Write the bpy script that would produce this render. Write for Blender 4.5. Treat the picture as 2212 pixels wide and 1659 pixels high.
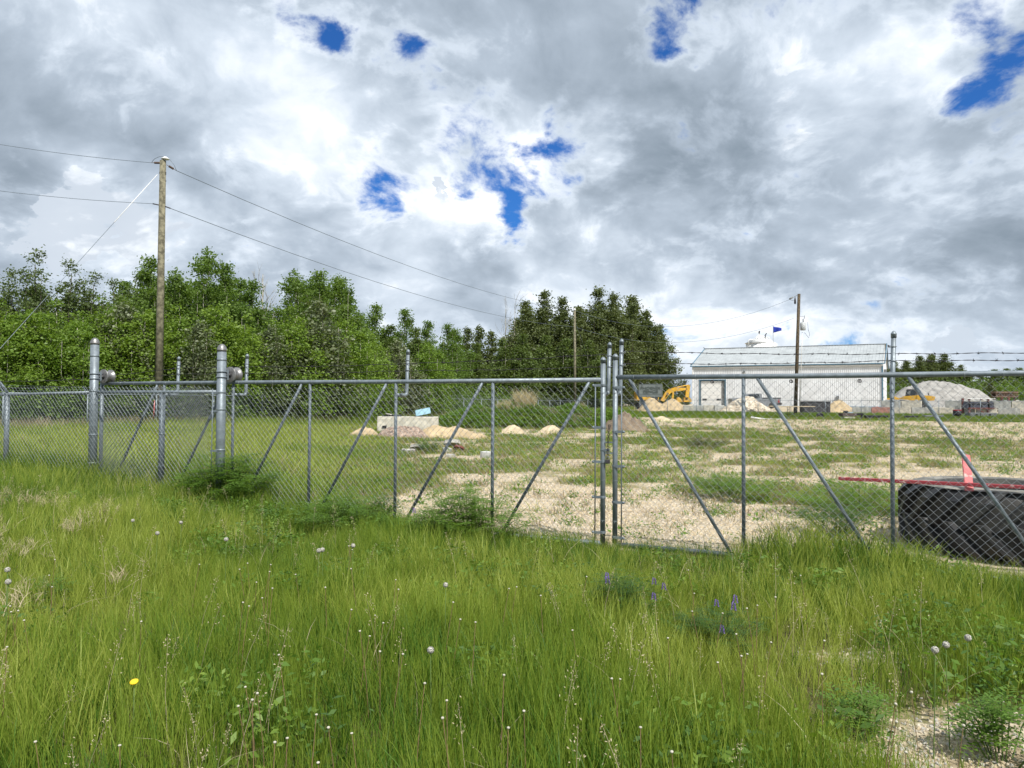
import bpy, math, random
import numpy as np
from mathutils import Vector, Matrix, Euler

for o in list(bpy.data.objects):
    bpy.data.objects.remove(o)
SC = bpy.context.scene
COL = SC.collection
R = math.radians
rnd = random.Random(7)

# ------------------------------------------------------------------ camera
FPX = 1662.0                      # focal length in pixels of a 2212 px wide picture
EYE = 1.5
camd = bpy.data.cameras.new('camera')
cam = bpy.data.objects.new('camera', camd); COL.objects.link(cam)
camd.sensor_width = 36; camd.lens = FPX / 2212 * 36
camd.clip_start = .05; camd.clip_end = 3000
PITCH = math.atan(40.5 / FPX)
CM = Matrix.Translation((0, 0, EYE)) @ Matrix.Rotation(R(90) + PITCH, 4, 'X') @ Matrix.Rotation(.006, 4, 'Z')
cam.matrix_world = CM
SC.camera = cam

def ray(px, py):
    return (CM.to_3x3() @ Vector(((px - 1106) / FPX, -(py - 829.5) / FPX, -1))).normalized()

def at(px, py, Y):
    d = ray(px, py)
    return Vector((0, 0, EYE)) + d * (Y / d.y)

# ------------------------------------------------------------------ sky
SUN_ROT, SUN_EL = R(152), R(52)
SUND = Vector((math.sin(SUN_ROT) * math.cos(SUN_EL), math.cos(SUN_ROT) * math.cos(SUN_EL), math.sin(SUN_EL)))

class NT:
    """tiny helper for node trees"""
    def __init__(s, nt):
        s.nt = nt; s.n = nt.nodes; s.l = nt.links
    def new(s, t, **kw):
        n = s.n.new(t)
        for k, v in kw.items(): setattr(n, k, v)
        return n
    def lk(s, a, b): s.l.new(a, b)
    def put(s, sock, v):
        if hasattr(v, 'is_output') or isinstance(v, bpy.types.NodeSocket): s.l.new(v, sock)
        else: sock.default_value = v
    def m(s, op, a, b=None, c=None, clamp=False):
        n = s.n.new('ShaderNodeMath'); n.operation = op; n.use_clamp = clamp
        s.put(n.inputs[0], a)
        if b is not None: s.put(n.inputs[1], b)
        if c is not None: s.put(n.inputs[2], c)
        return n.outputs[0]
    def vm(s, op, a, b=None, sc=None):
        n = s.n.new('ShaderNodeVectorMath'); n.operation = op
        s.put(n.inputs[0], a)
        if b is not None: s.put(n.inputs[1], b)
        if sc is not None: s.put(n.inputs[3], sc)
        return n.outputs['Value'] if op in ('DOT_PRODUCT', 'LENGTH', 'DISTANCE') else n.outputs[0]
    def noise(s, vec, scale, detail=4, rough=.55, dist=0, dim='3D'):
        n = s.n.new('ShaderNodeTexNoise'); n.noise_dimensions = dim
        if vec is not None: s.lk(vec, n.inputs['Vector'])
        n.inputs['Scale'].default_value = scale; n.inputs['Detail'].default_value = detail
        n.inputs['Roughness'].default_value = rough; n.inputs['Distortion'].default_value = dist
        return n.outputs['Fac']
    def mr(s, v, a, b, c=0., d=1., smooth=True):
        n = s.n.new('ShaderNodeMapRange'); n.interpolation_type = 'SMOOTHSTEP' if smooth else 'LINEAR'
        s.put(n.inputs[0], v)
        for i, q in enumerate((a, b, c, d)): s.put(n.inputs[i + 1], q)
        return n.outputs[0]
    def mix(s, f, a, b, mode='MIX'):
        n = s.n.new('ShaderNodeMix'); n.data_type = 'RGBA'; n.blend_type = mode
        s.put(n.inputs[0], f)
        for sk, v in ((n.inputs[6], a), (n.inputs[7], b)):
            if isinstance(v, (tuple, list)): sk.default_value = (*v[:3], 1)
            else: s.l.new(v, sk)
        return n.outputs[2]
    def ramp(s, f, stops):
        n = s.n.new('ShaderNodeValToRGB'); e = n.color_ramp.elements
        while len(e) < len(stops): e.new(.5)
        for el, (p, c) in zip(e, stops):
            el.position = p; el.color = (*c, 1) if len(c) == 3 else c
        s.lk(f, n.inputs[0]); return n.outputs[0]

world = bpy.data.worlds.new('World'); SC.world = world; world.use_nodes = True
def build_sky():
    T = NT(world.node_tree); T.n.clear()
    geo = T.new('ShaderNodeTexCoord'); D = T.vm('NORMALIZE', geo.outputs['Generated'])
    sep = T.new('ShaderNodeSeparateXYZ'); T.lk(D, sep.inputs[0])
    z = T.m('MAXIMUM', sep.outputs[2], 0.0)
    sky = T.new('ShaderNodeTexSky'); sky.sky_type = 'NISHITA'; sky.sun_disc = False
    sky.sun_elevation = SUN_EL; sky.sun_rotation = SUN_ROT; sky.air_density = 1.0; sky.dust_density = .4; sky.ozone_density = 2.5
    blue = T.vm('MULTIPLY', sky.outputs[0], (.020, .052, .098))
    # cloud coordinates: moderately flattened towards the horizon as on a real deck
    k = T.m('DIVIDE', 1.25, T.m('ADD', z, .75))
    P = T.vm('MULTIPLY', T.vm('SCALE', D, sc=k), (1, 1, 1.15))
    def emb(scale, detail, rough, off, seed):
        n0 = T.noise(T.vm('ADD', PW, (seed, 0, 0)), scale, detail, rough)
        n1 = T.noise(T.vm('ADD', PW, (seed + off[0], off[1], off[2])), scale, detail, rough)
        return n0, T.m('SUBTRACT', n0, n1)
    warp = T.new('ShaderNodeTexNoise'); T.lk(P, warp.inputs['Vector']); warp.inputs['Scale'].default_value = 2.6; warp.inputs['Detail'].default_value = 3
    wv = T.vm('SCALE', T.vm('SUBTRACT', warp.outputs['Color'], (.5, .5, .5)), sc=.22)
    PW = T.vm('ADD', P, wv)
    wf = T.new('ShaderNodeTexNoise'); T.lk(P, wf.inputs['Vector']); wf.inputs['Scale'].default_value = 8; wf.inputs['Detail'].default_value = 6; wf.inputs['Roughness'].default_value = .6
    DW = T.vm('ADD', T.vm('ADD', D, T.vm('SCALE', wv, sc=.45)), T.vm('SCALE', T.vm('SUBTRACT', wf.outputs['Color'], (.5, .5, .5)), sc=.16))
    big, ebig = emb(2.6, 5, .42, (.03, -.03, .10), 3.)
    mid, emid = emb(6.5, 8, .56, (.012, -.01, .032), 7.)
    fine = T.noise(PW, 19., 5, .6)
    def blobs(lst):
        acc = None
        for (px, py, r, a) in lst:
            c = ray(px, py)
            d = T.vm('DISTANCE', DW, tuple(c))
            g = T.mr(d, 0.0, r / FPX * 1.3, a, 0.0)
            acc = g if acc is None else T.m('ADD', acc, g)
        return acc
    holes = blobs([(660, 45, 105, .72), (720, 85, 70, .55), (850, 105, 115, .52), (895, 165, 85, .50), (1420, 80, 105, .86), (1480, 5, 130, .72), (1720, -30, 170, .40), (2060, -10, 130, .40), (2190, 60, 90, .36),
                   (2080, 165, 100, .52), (2000, 185, 70, .4), (1065, 415, 100, .80), (1100, 490, 75, .78), (1000, 295, 90, .52), (1195, 265, 90, .56), (845, 438, 75, .6), (1110, 330, 60, .45),
                   (1600, 650, 190, .22), (1780, 715, 200, .24), (1400, 700, 130, .16), (1180, 380, 70, .3), (980, 60, 60, .2)])
    dark = blobs([(1440, 330, 260, .30), (1640, 400, 280, .22), (1880, 300, 260, .12), (60, 330, 330, .22), (300, 330, 260, .12), (1050, 60, 260, .10), (430, 90, 260, .10),
                  (2150, 620, 300, .22), (520, 560, 210, .24), (1040, 600, 150, .22), (860, 575, 120, .14), (-400, 300, 500, .25), (2600, 300, 500, .2), (1500, 600, 250, .12), (2080, 570, 60, .12)])
    bright = blobs([(960, 410, 85, .55), (1010, 475, 65, .45), (650, 290, 170, .28), (190, 490, 150, .40), (80, 515, 110, .36), (330, 505, 110, .28), (1130, 340, 80, .40), (860, 625, 160, .30), (1250, 170, 240, .14),
                    (1470, 140, 110, .2), (1760, 120, 240, .22), (1990, 100, 110, .32), (1600, 790, 230, .28), (2060, 778, 100, .42), (100, 40, 220, .22), (1310, 290, 60, .3), (1330, 470, 120, .16), (700, 470, 250, .14), (560, 160, 200, .12), (1450, 540, 120, .12)])
    hole = T.m('ADD', T.m('ADD', T.m('MULTIPLY', T.m('SUBTRACT', mid, .5), 2.2), T.m('MULTIPLY', T.m('SUBTRACT', fine, .5), 1.5)), T.m('SUBTRACT', holes, .50))
    hmask = T.mr(hole, -.16, .42)
    vo = T.new('ShaderNodeTexVoronoi'); vo.feature = 'SMOOTH_F1'; T.lk(T.vm('ADD', P, T.vm('SCALE', wv, sc=1.6)), vo.inputs['Vector']); vo.inputs['Scale'].default_value = 7; vo.inputs['Smoothness'].default_value = .6
    vo.inputs['Detail'].default_value = 1.5; vo.inputs['Roughness'].default_value = .55
    puff = T.m('SUBTRACT', .42, vo.outputs['Distance'])
    b = T.m('ADD', T.m('MULTIPLY', T.m('SUBTRACT', big, .5), 1.1), T.m('MULTIPLY', T.m('SUBTRACT', mid, .5), .22))
    b = T.m('ADD', b, T.m('MULTIPLY', ebig, .85)); b = T.m('ADD', b, T.m('MULTIPLY', emid, 1.0)); b = T.m('ADD', b, T.m('MULTIPLY', T.m('SUBTRACT', fine, .5), .16))
    b = T.m('ADD', b, T.m('MULTIPLY', puff, .38))
    b = T.m('SUBTRACT', T.m('ADD', b, bright), T.m('MULTIPLY', dark, .8))
    edge = T.mr(hole, -.50, -.05, 0, .22)
    b = T.m('ADD', T.m('MULTIPLY', T.m('ADD', b, edge), .80), .61)
    b = T.m('ADD', b, T.m('MULTIPLY', T.m('SUBTRACT', T.noise(PW, 9., 4, .5), .5), .22))
    cl = T.ramp(T.mr(b, -.34, 1.10), [(0, (.15, .19, .235)), (.10, (.20, .25, .305)), (.27, (.27, .325, .39)), (.53, (.385, .45, .53)), (.78, (.56, .63, .715)), (.93, (.75, .80, .86)), (1, (.90, .93, .97))])
    cumb = blobs([(190, 490, 170, 1.25), (80, 530, 120, 1.1), (330, 520, 130, 1.0), (950, 395, 60, .95), (985, 440, 60, .95), (1035, 490, 50, .9), (650, 280, 100, .62), (700, 330, 80, .5), (2060, 785, 90, .95), (2110, 775, 50, .8), (1985, 800, 60, .7),
                  (1140, 350, 90, .75), (860, 640, 150, .68), (1010, 640, 100, .6), (1250, 190, 150, .58), (1480, 160, 110, .6), (1760, 120, 170, .58), (1980, 110, 90, .66), (60, 60, 170, .5), (560, 100, 150, .5), (1320, 470, 130, .5), (1560, 560, 140, .5), (700, 480, 170, .5), (1800, 330, 140, .42), (1560, 250, 150, .4)])
    m2 = T.m('SUBTRACT', T.m('ADD', T.m('ADD', T.m('MULTIPLY', T.m('SUBTRACT', mid, .5), 1.9), T.m('MULTIPLY', T.m('SUBTRACT', fine, .5), 1.1)), T.m('ADD', cumb, T.m('MULTIPLY', puff, .9))), .60)
    cmask = T.mr(m2, -.02, .06)
    lit = T.m('ADD', T.m('ADD', T.m('MULTIPLY', emid, 2.2), T.m('MULTIPLY', ebig, 1.5)), T.m('ADD', T.m('MULTIPLY', T.m('SUBTRACT', b, .55), .55), T.m('MULTIPLY', puff, .5)))
    cc = T.ramp(T.m('ADD', T.m('MAXIMUM', lit, -.05), .45), [(0, (.34, .40, .48)), (.35, (.48, .54, .62)), (.6, (.68, .73, .79)), (.85, (.86, .89, .93)), (1, (.96, .97, .98))])
    cl = T.mix(T.m('MULTIPLY', cmask, T.m('ADD', T.m('MULTIPLY', T.m('MINIMUM', cumb, 1.), .55), .35)), cl, cc)
    hz = T.mr(z, 0.0, .16, .45, 0)
    cl = T.mix(hz, cl, (.46, .54, .63))
    colr = T.mix(hmask, cl, blue)
    bg = T.new('ShaderNodeBackground'); T.lk(colr, bg.inputs[0]); bg.inputs[1].default_value = 1.0
    out = T.new('ShaderNodeOutputWorld'); T.lk(bg.outputs[0], out.inputs[0])
build_sky()
world.cycles.sampling_method = 'MANUAL'; world.cycles.sample_map_resolution = 512

sund = bpy.data.lights.new('sun', 'SUN'); sund.energy = 4.2; sund.angle = R(.8); sund.color = (1, .96, .90)
sun = bpy.data.objects.new('sun', sund); COL.objects.link(sun)
sun.rotation_euler = (-SUND).to_track_quat('-Z', 'Y').to_euler()
SC.view_settings.view_transform = 'Standard'; SC.view_settings.look = 'None'
SC.view_settings.gamma = 1; SC.view_settings.exposure = 0.38
SC.cycles.max_bounces = 4; SC.cycles.diffuse_bounces = 3; SC.cycles.glossy_bounces = 2; SC.cycles.transparent_max_bounces = 8

# ------------------------------------------------------------------ noise and terrain
_rs = np.random.RandomState(3)
_lat = _rs.rand(256, 256)
def vnoise(x, y):
    xi = np.floor(x).astype(int); yi = np.floor(y).astype(int)
    fx = x - xi; fy = y - yi
    fx = fx * fx * (3 - 2 * fx); fy = fy * fy * (3 - 2 * fy)
    a = _lat[xi % 256, yi % 256]; b = _lat[(xi + 1) % 256, yi % 256]
    c = _lat[xi % 256, (yi + 1) % 256]; d = _lat[(xi + 1) % 256, (yi + 1) % 256]
    return (a * (1 - fx) + b * fx) * (1 - fy) + (c * (1 - fx) + d * fx) * fy
def fbm(x, y, s, o=4):
    x = np.asarray(x, float) / s; y = np.asarray(y, float) / s
    t = 0; a = .5; n = 0
    for i in range(o):
        t = t + a * vnoise(x + 17.3 * i, y + 9.1 * i); n += a; a *= .5; x = x * 2.03; y = y * 2.03
    return t / n
def ss(a, b, x):
    t = np.clip((np.asarray(x, float) - a) / (b - a), 0, 1); return t * t * (3 - 2 * t)
def gz(x, y):
    x = np.asarray(x, float); y = np.asarray(y, float)
    q = (x - 46.2) * .539 + (y - 80) * .842
    z = 1.15 * np.clip((q + 7) / 33, 0, 1) * ss(0, 14, x)
    z = z + .26 * ss(-1.5, -7, x) * ss(3.5, 8, y) * (1 - ss(12, 17, y))
    v = .426 * x + .905 * y
    z = z + (fbm(x, y, 3.1, 3) - .5) * .12 * (1 - ss(60, 90, y))
    z = z + .05 * ss(5, 1, y) * (fbm(x, y, .8) - .5)
    z = z + .6 * ss(3, 14, (-(x + 18.3) * .9226 + (y - 33.2) * .3857)) * (x < 60) * (1 - ss(4, 20, x))
    return z
def gzf(x, y): return float(gz(x, y))
def gline(x, y): return .426 * x + .905 * y - 7.577      # >0 beyond the gate line
def lfence(x, y): return -(x + 18.3) * .9226 + (y - 33.2) * .3857   # >0 beyond left fence
def rfence(x, y): return (x - 46.2) * .539 + (y - 80) * .842        # >0 beyond far right fence

def vegmask(x, y):
    """0 bare gravel/sand .. 1 lush grass"""
    x = np.asarray(x, float); y = np.asarray(y, float)
    a = x / np.maximum(y, .5); v = .426 * x + .905 * y; w = .905 * x - .426 * y
    streak = fbm(w * .16 + 40, v + 11, 2.4, 4)
    patch = fbm(x + 31, y + 7, 2.2, 5)
    yard = .43 + .55 * ss(-.02, -.27, a) + 1.1 * (patch - .5) + .9 * (fbm(x + 3, y + 50, .7, 3) - .5) + .9 * (streak - .5) * ss(18, 34, v)
    yard = yard - .75 * ss(46, 50, v) * ss(86, 80, v) * ss(-.02, .12, a)
    yard = yard + .55 * ss(33, 34.5, v) * ss(40, 38, v) * ss(4, 9, x) + .45 * ss(56, 58, v) * ss(64, 60, v) * ss(10, 20, x) * (streak > .5)
    yard = yard - .42 * ss(6, 9, v) * ss(12.4, 11.0, v + 1.6 * (patch - .5)) * ss(-2.6, -.9, x)
    yard = yard + .55 * ss(10.8, 11.6, v) * ss(15.5, 13.5, v) * ss(3.2, 4.2, x)
    yard = yard - .5 * ss(.5, 0, np.abs(v - 28 - .08 * w)) * (a < .1)
    yard = np.clip(yard, 0, 1)
    yard = np.where(v > 82, np.maximum(yard, .95 * ss(81, 84, v)), yard)
    front = 1.0 - 1.0 * ss(.95, .25, np.hypot((x - 2.15) / 1.15, (y - 3.15) / 1.05)) - .6 * ss(.6, .1, np.hypot((x - 2.2) / 1.3, (y - 4.6) / .5))
    m = np.where(gline(x, y) > 0.15, yard, front)
    m = np.where(lfence(x, y) > -1.5, 1.0, m)
    m = np.where((rfence(x, y) > 6), .15 + .2 * patch, m)
    return np.clip(m, 0, 1)

# ------------------------------------------------------------------ materials
MATS = {}
def mat(name, col, rough=.7, metal=0., var=.12, scale=8., bump=0., bscale=40., col2=None, spec=.4, detail=5, coord='Object', band=None):
    if name in MATS: return MATS[name]
    m = bpy.data.materials.new(name); m.use_nodes = True; T = NT(m.node_tree)
    p = T.n['Principled BSDF']
    tc = T.new('ShaderNodeTexCoord')
    if coord == 'World':
        g = T.new('ShaderNodeNewGeometry'); vec = g.outputs['Position']
    else: vec = tc.outputs['Object']
    n = T.noise(vec, scale, detail, .6)
    c2 = col2 or tuple(min(1, c * (1 - 2.2 * var)) for c in col); c1 = tuple(min(1, c * (1 + var)) for c in col)
    T.lk(T.mix(T.mr(n, .32, .68), c1, c2), p.inputs['Base Color'])
    p.inputs['Roughness'].default_value = rough; p.inputs['Metallic'].default_value = metal
    p.inputs['Specular IOR Level'].default_value = spec
    rr = T.mr(T.noise(vec, scale * 3, 3), .3, .7, max(0, rough - .1), min(1, rough + .1)); T.lk(rr, p.inputs['Roughness'])
    if bump:
        b = T.new('ShaderNodeBump'); b.inputs['Strength'].default_value = 1; b.inputs['Distance'].default_value = bump
        T.lk(T.noise(vec, bscale, 6, .65), b.inputs['Height']); T.lk(b.outputs[0], p.inputs['Normal'])
    MATS[name] = m; return m

def leafmat(name, c1, c2, trans=.35, glossy=.35, dry=None, dryamt=0.):
    m = bpy.data.materials.new(name); m.use_nodes = True; T = NT(m.node_tree)
    p = T.n['Principled BSDF']; out = T.n['Material Output']
    oi = T.new('ShaderNodeObjectInfo'); g = T.new('ShaderNodeNewGeometry')
    n = T.noise(g.outputs['Position'], 1.3, 4, .6)
    f = T.m('ADD', T.m('MULTIPLY', oi.outputs['Random'], .45), T.m('MULTIPLY', T.mr(n, .3, .7), .55))
    f = T.m('ADD', T.m('MULTIPLY', f, .6), T.m('MULTIPLY', g.outputs['Random Per Island'], .4))
    c = T.mix(f, c1, c2)
    if dry: c = T.mix(T.m('GREATER_THAN', g.outputs['Random Per Island'], 1 - dryamt), c, dry)
    T.lk(c, p.inputs['Base Color']); p.inputs['Roughness'].default_value = .5; p.inputs['Specular IOR Level'].default_value = glossy
    tr = T.new('ShaderNodeBsdfTranslucent'); T.lk(T.mix(1., c, (1.0, 1.0, .45), 'MULTIPLY'), tr.inputs[0])
    mx = T.new('ShaderNodeMixShader'); mx.inputs[0].default_value = trans
    T.lk(p.outputs[0], mx.inputs[1]); T.lk(tr.outputs[0], mx.inputs[2]); T.lk(mx.outputs[0], out.inputs[0])
    MATS[name] = m; return m

GALV = mat('galvanised_steel', (.21, .245, .27), .5, .35, .10, 14, .0006, 180, spec=.5)
GALVD = mat('dull_and_shaded_galvanised_steel', (.16, .19, .215), .55, .3, .10, 14, .0005, 160)  # dull pipe and wire; its darker tone also paints shade on left leaf braces
WIREM = mat('galvanised_wire', (.30, .33, .345), .4, .45, .08, 30)
RUSTW = mat('dark_barbed_wire', (.055, .05, .055), .6, .4, .1, 30)
CASTM = mat('cast_roller_metal', (.25, .245, .24), .42, .6, .15, 20, .001, 90)
WOODP = mat('weathered_pole_wood', (.20, .185, .125), .85, 0, .25, 5, .004, 60, spec=.2)
WOODD = mat('dark_pole_wood', (.10, .078, .05), .85, 0, .25, 5, .004, 60, spec=.2)
CONC = mat('pale_concrete', (.56, .53, .45), .9, 0, .12, 3, .004, 30, spec=.2)
CONCG = mat('grey_concrete', (.43, .435, .41), .9, 0, .16, 2.5, .004, 30, spec=.2)
CONCR = mat('reddish_concrete', (.42, .22, .18), .9, 0, .15, 3, .004, 30, spec=.2)
WHITEW = mat('white_metal_siding', (.72, .74, .76), .5, 0, .05, .7, spec=.4)
ROOFM = mat('pale_metal_roof', (.40, .425, .43), .55, .1, .06, .8, spec=.4)
BLUET = mat('teal_blue_trim', (.08, .17, .24), .5, 0, .08, 3)
WHITEP = mat('white_paint', (.78, .78, .76), .45, 0, .05, 4)
BLACKM = mat('black_steel', (.035, .035, .04), .55, .2, .2, 6)
DARKST = mat('weathered_dark_steel', (.085, .08, .085), .65, .3, .25, 3, .003, 30)
GREYST = mat('grey_painted_steel', (.20, .21, .21), .6, .2, .15, 3)
RUST = mat('rust_red_steel', (.15, .045, .035), .75, .1, .25, 4)
BROWNW = mat('brown_weathered_timber', (.14, .095, .07), .85, 0, .2, 4)
YELLOW = mat('machine_yellow', (.62, .36, .04), .5, 0, .12, 1.5)
GLASSD = mat('dark_glass', (.02, .025, .03), .12, 0, .05, 3, spec=.8)
RUBBER = mat('rubber_tyre', (.018, .018, .02), .55, 0, .35, 4, .004, 60, col2=(.055, .052, .042), spec=.35)
RUBBERP = mat('pale_grey_sidewall', (.24, .23, .20), .8, 0, .25, 4, .003, 50)  # upper sidewall ring, much paler than the casing
FLAGB = mat('blue_flag_cloth', (.01, .03, .30), .7, 0, .1, 3)
FOAMB = mat('light_blue_foam', (.36, .60, .74), .8, 0, .05, 5)
BLACKP = mat('black_plastic', (.02, .02, .022), .45, 0, .1, 5)
WHITEF = mat('white_plastic_pipe', (.8, .8, .78), .5, 0, .05, 5)
SILVER = mat('silver_vehicle_paint', (.30, .32, .34), .3, .5, .04, 3)
REDL = mat('red_tail_light', (.35, .01, .01), .3, 0, .05, 5)
SANDM = mat('tan_sand', (.50, .39, .24), .95, 0, .12, 2.0, .03, 12, spec=.1)
SANDP = mat('pale_sand', (.56, .46, .31), .95, 0, .12, 2.5, .03, 12, spec=.1)
PINKG = mat('pinkish_crushed_gravel', (.38, .29, .23), .95, 0, .25, 9, .05, 14, spec=.1)
DIRTB = mat('brown_dirt', (.13, .10, .075), .95, 0, .25, 3, .07, 9, spec=.1, col2=(.25, .20, .14))
GRAVG = mat('grey_crushed_gravel', (.33, .32, .30), .95, 0, .12, 1.2, .09, 5, spec=.1)
ROCKM = mat('pale_broken_rock', (.58, .52, .42), .9, 0, .2, 2.5, .02, 12, spec=.15, col2=(.36, .29, .21))
ROCKG = mat('grey_concrete_rubble', (.42, .40, .36), .9, 0, .2, 5, .01, 20, spec=.15)
SIGNM = mat('dull_aluminium_sign', (.27, .29, .275), .5, .4, .06, 20)
SIGNT = mat('raised_sign_lettering', (.155, .17, .155), .5, .4, .05, 20)
BARKP = mat('pale_poplar_bark', (.33, .31, .25), .9, 0, .2, 6)
BARKD = mat('dark_bark', (.10, .085, .065), .9, 0, .2, 6)

def redpaint():
    m = bpy.data.materials.new('flaking_red_paint'); m.use_nodes = True; T = NT(m.node_tree); p = T.n['Principled BSDF']
    tc = T.new('ShaderNodeTexCoord'); mp = T.new('ShaderNodeMapping'); T.lk(tc.outputs['Object'], mp.inputs[0]); mp.inputs['Scale'].default_value = (1, 1, 1)
    n = T.noise(mp.outputs[0], 16, 6, .7)
    T.lk(T.mix(T.mr(n, .57, .62), (.27, .03, .04), (.58, .42, .38)), p.inputs['Base Color']); p.inputs['Roughness'].default_value = .7
    MATS['flaking_red_paint'] = m; return m
REDP = redpaint()
def redpaint2():
    m = redpaint(); m.name = 'faded_pink_red_paint'
    for n in m.node_tree.nodes:
        if n.type == 'MIX': n.inputs[6].default_value = (.62, .15, .15, 1)
    return m
PINKP = redpaint2()

LEAF_A = leafmat('poplar_leaves', (.085, .16, .028), (.19, .285, .055), .5, .4)
LEAF_B = leafmat('bright_poplar_leaves', (.12, .22, .028), (.26, .37, .06), .45, .4)
LEAF_C = leafmat('olive_leaves', (.080, .112, .036), (.165, .20, .07), .42, .45)
LEAF_D = leafmat('brownish_leaves', (.085, .13, .04), (.165, .215, .075), .42, .4)
LEAF_E = leafmat('silvery_leaves', (.085, .12, .045), (.22, .25, .13), .3, .6)
LEAF_F = leafmat('mid_olive_green_leaves', (.070, .115, .026), (.155, .21, .052), .40, .4)
GRASS_N = leafmat('fresh_grass', (.115, .20, .018), (.31, .395, .06), .45, .4, (.42, .36, .17), .035)
GRASS_Y = leafmat('yellow_green_grass', (.21, .29, .03), (.44, .49, .11), .45, .4, (.40, .34, .18), .05)
GRASS_D = leafmat('deep_green_grass', (.045, .115, .012), (.12, .23, .03), .38, .25)
GRASS_T = leafmat('dry_straw', (.42, .35, .21), (.60, .52, .36), .25, .2)
GRASS_B = leafmat('brownish_grass', (.22, .18, .11), (.32, .26, .15), .25, .2)
WEEDM = leafmat('weed_leaves', (.10, .20, .03), (.19, .32, .055), .5, .3)
WEEDD = leafmat('dark_weed_leaves', (.05, .12, .025), (.11, .20, .04), .42, .3)
PURPLE = mat('violet_petals', (.20, .13, .42), .7, 0, .2, 40)
SEEDW = mat('pale_seed_fluff', (.50, .48, .42), .9, 0, .1, 60)
YELLF = mat('yellow_petals', (.85, .60, .02), .7, 0, .1, 40)
STEMB = mat('brownish_stem', (.22, .15, .07), .8, 0, .2, 20)
STEMG = mat('green_stem', (.13, .20, .05), .7, 0, .2, 20)

GAN = math.atan2(-.426, .905)
def groundmat():
    m = bpy.data.materials.new('ground_soil_and_gravel'); m.use_nodes = True; T = NT(m.node_tree); p = T.n['Principled BSDF']
    g = T.new('ShaderNodeNewGeometry'); P = g.outputs['Position']
    at_ = T.new('ShaderNodeAttribute'); at_.attribute_name = 'veg'
    fine = T.noise(P, 28, 8, .7); med = T.noise(P, 2.6, 6, .65); big = T.noise(P, .35, 4, .6)
    vor = T.new('ShaderNodeTexVoronoi'); T.lk(P, vor.inputs['Vector']); vor.inputs['Scale'].default_value = 24
    st = T.mix(T.mr(vor.outputs['Distance'], .1, .75), (.68, .61, .46), (.30, .245, .165))
    vsep = T.new('ShaderNodeSeparateColor'); T.lk(vor.outputs['Color'], vsep.inputs[0])
    st = T.mix(T.m('MULTIPLY', vsep.outputs[0], .55), st, (.62, .54, .42))
    st = T.mix(T.mr(med, .35, .7, 0, .55), st, (.40, .31, .20))
    st = T.mix(T.mr(big, .45, .65, 0, .35), st, (.58, .46, .28))
    mp = T.new('ShaderNodeMapping'); T.lk(P, mp.inputs[0]); mp.inputs['Rotation'].default_value = (0, 0, -GAN); mp.inputs['Scale'].default_value = (.10, 1.3, 1)
    trk = T.noise(mp.outputs[0], 1.0, 5, .6)
    st = T.mix(T.mr(trk, .48, .66, 0, .75), st, (.30, .225, .14)); st = T.mix(T.mr(trk, .45, .30, 0, .5), st, (.60, .47, .29))
    soil = T.mix(T.mr(fine, .3, .7), (.05, .048, .022), (.13, .115, .05))
    thr = T.m('ADD', at_.outputs['Fac'], T.m('MULTIPLY', T.m('SUBTRACT', T.noise(P, 3.5, 9, .75), .5), 1.3))
    f = T.mr(thr, .30, .62)
    thatch = T.mix(T.mr(T.noise(P, 9, 6, .7), .35, .65), (.34, .27, .155), (.16, .17, .055))
    f2 = T.mr(thr, .62, .95)
    c = T.mix(f, st, thatch); c = T.mix(f2, c, soil)
    T.lk(c, p.inputs['Base Color']); p.inputs['Roughness'].default_value = .95; p.inputs['Specular IOR Level'].default_value = .1
    b = T.new('ShaderNodeBump'); b.inputs['Strength'].default_value = .9; b.inputs['Distance'].default_value = .02
    hh = T.m('ADD', T.m('MULTIPLY', fine, 1.0), T.m('MULTIPLY', vor.outputs['Distance'], -.7))
    T.lk(hh, b.inputs['Height']); T.lk(b.outputs[0], p.inputs['Normal'])
    return m
GROUND = groundmat()

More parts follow.
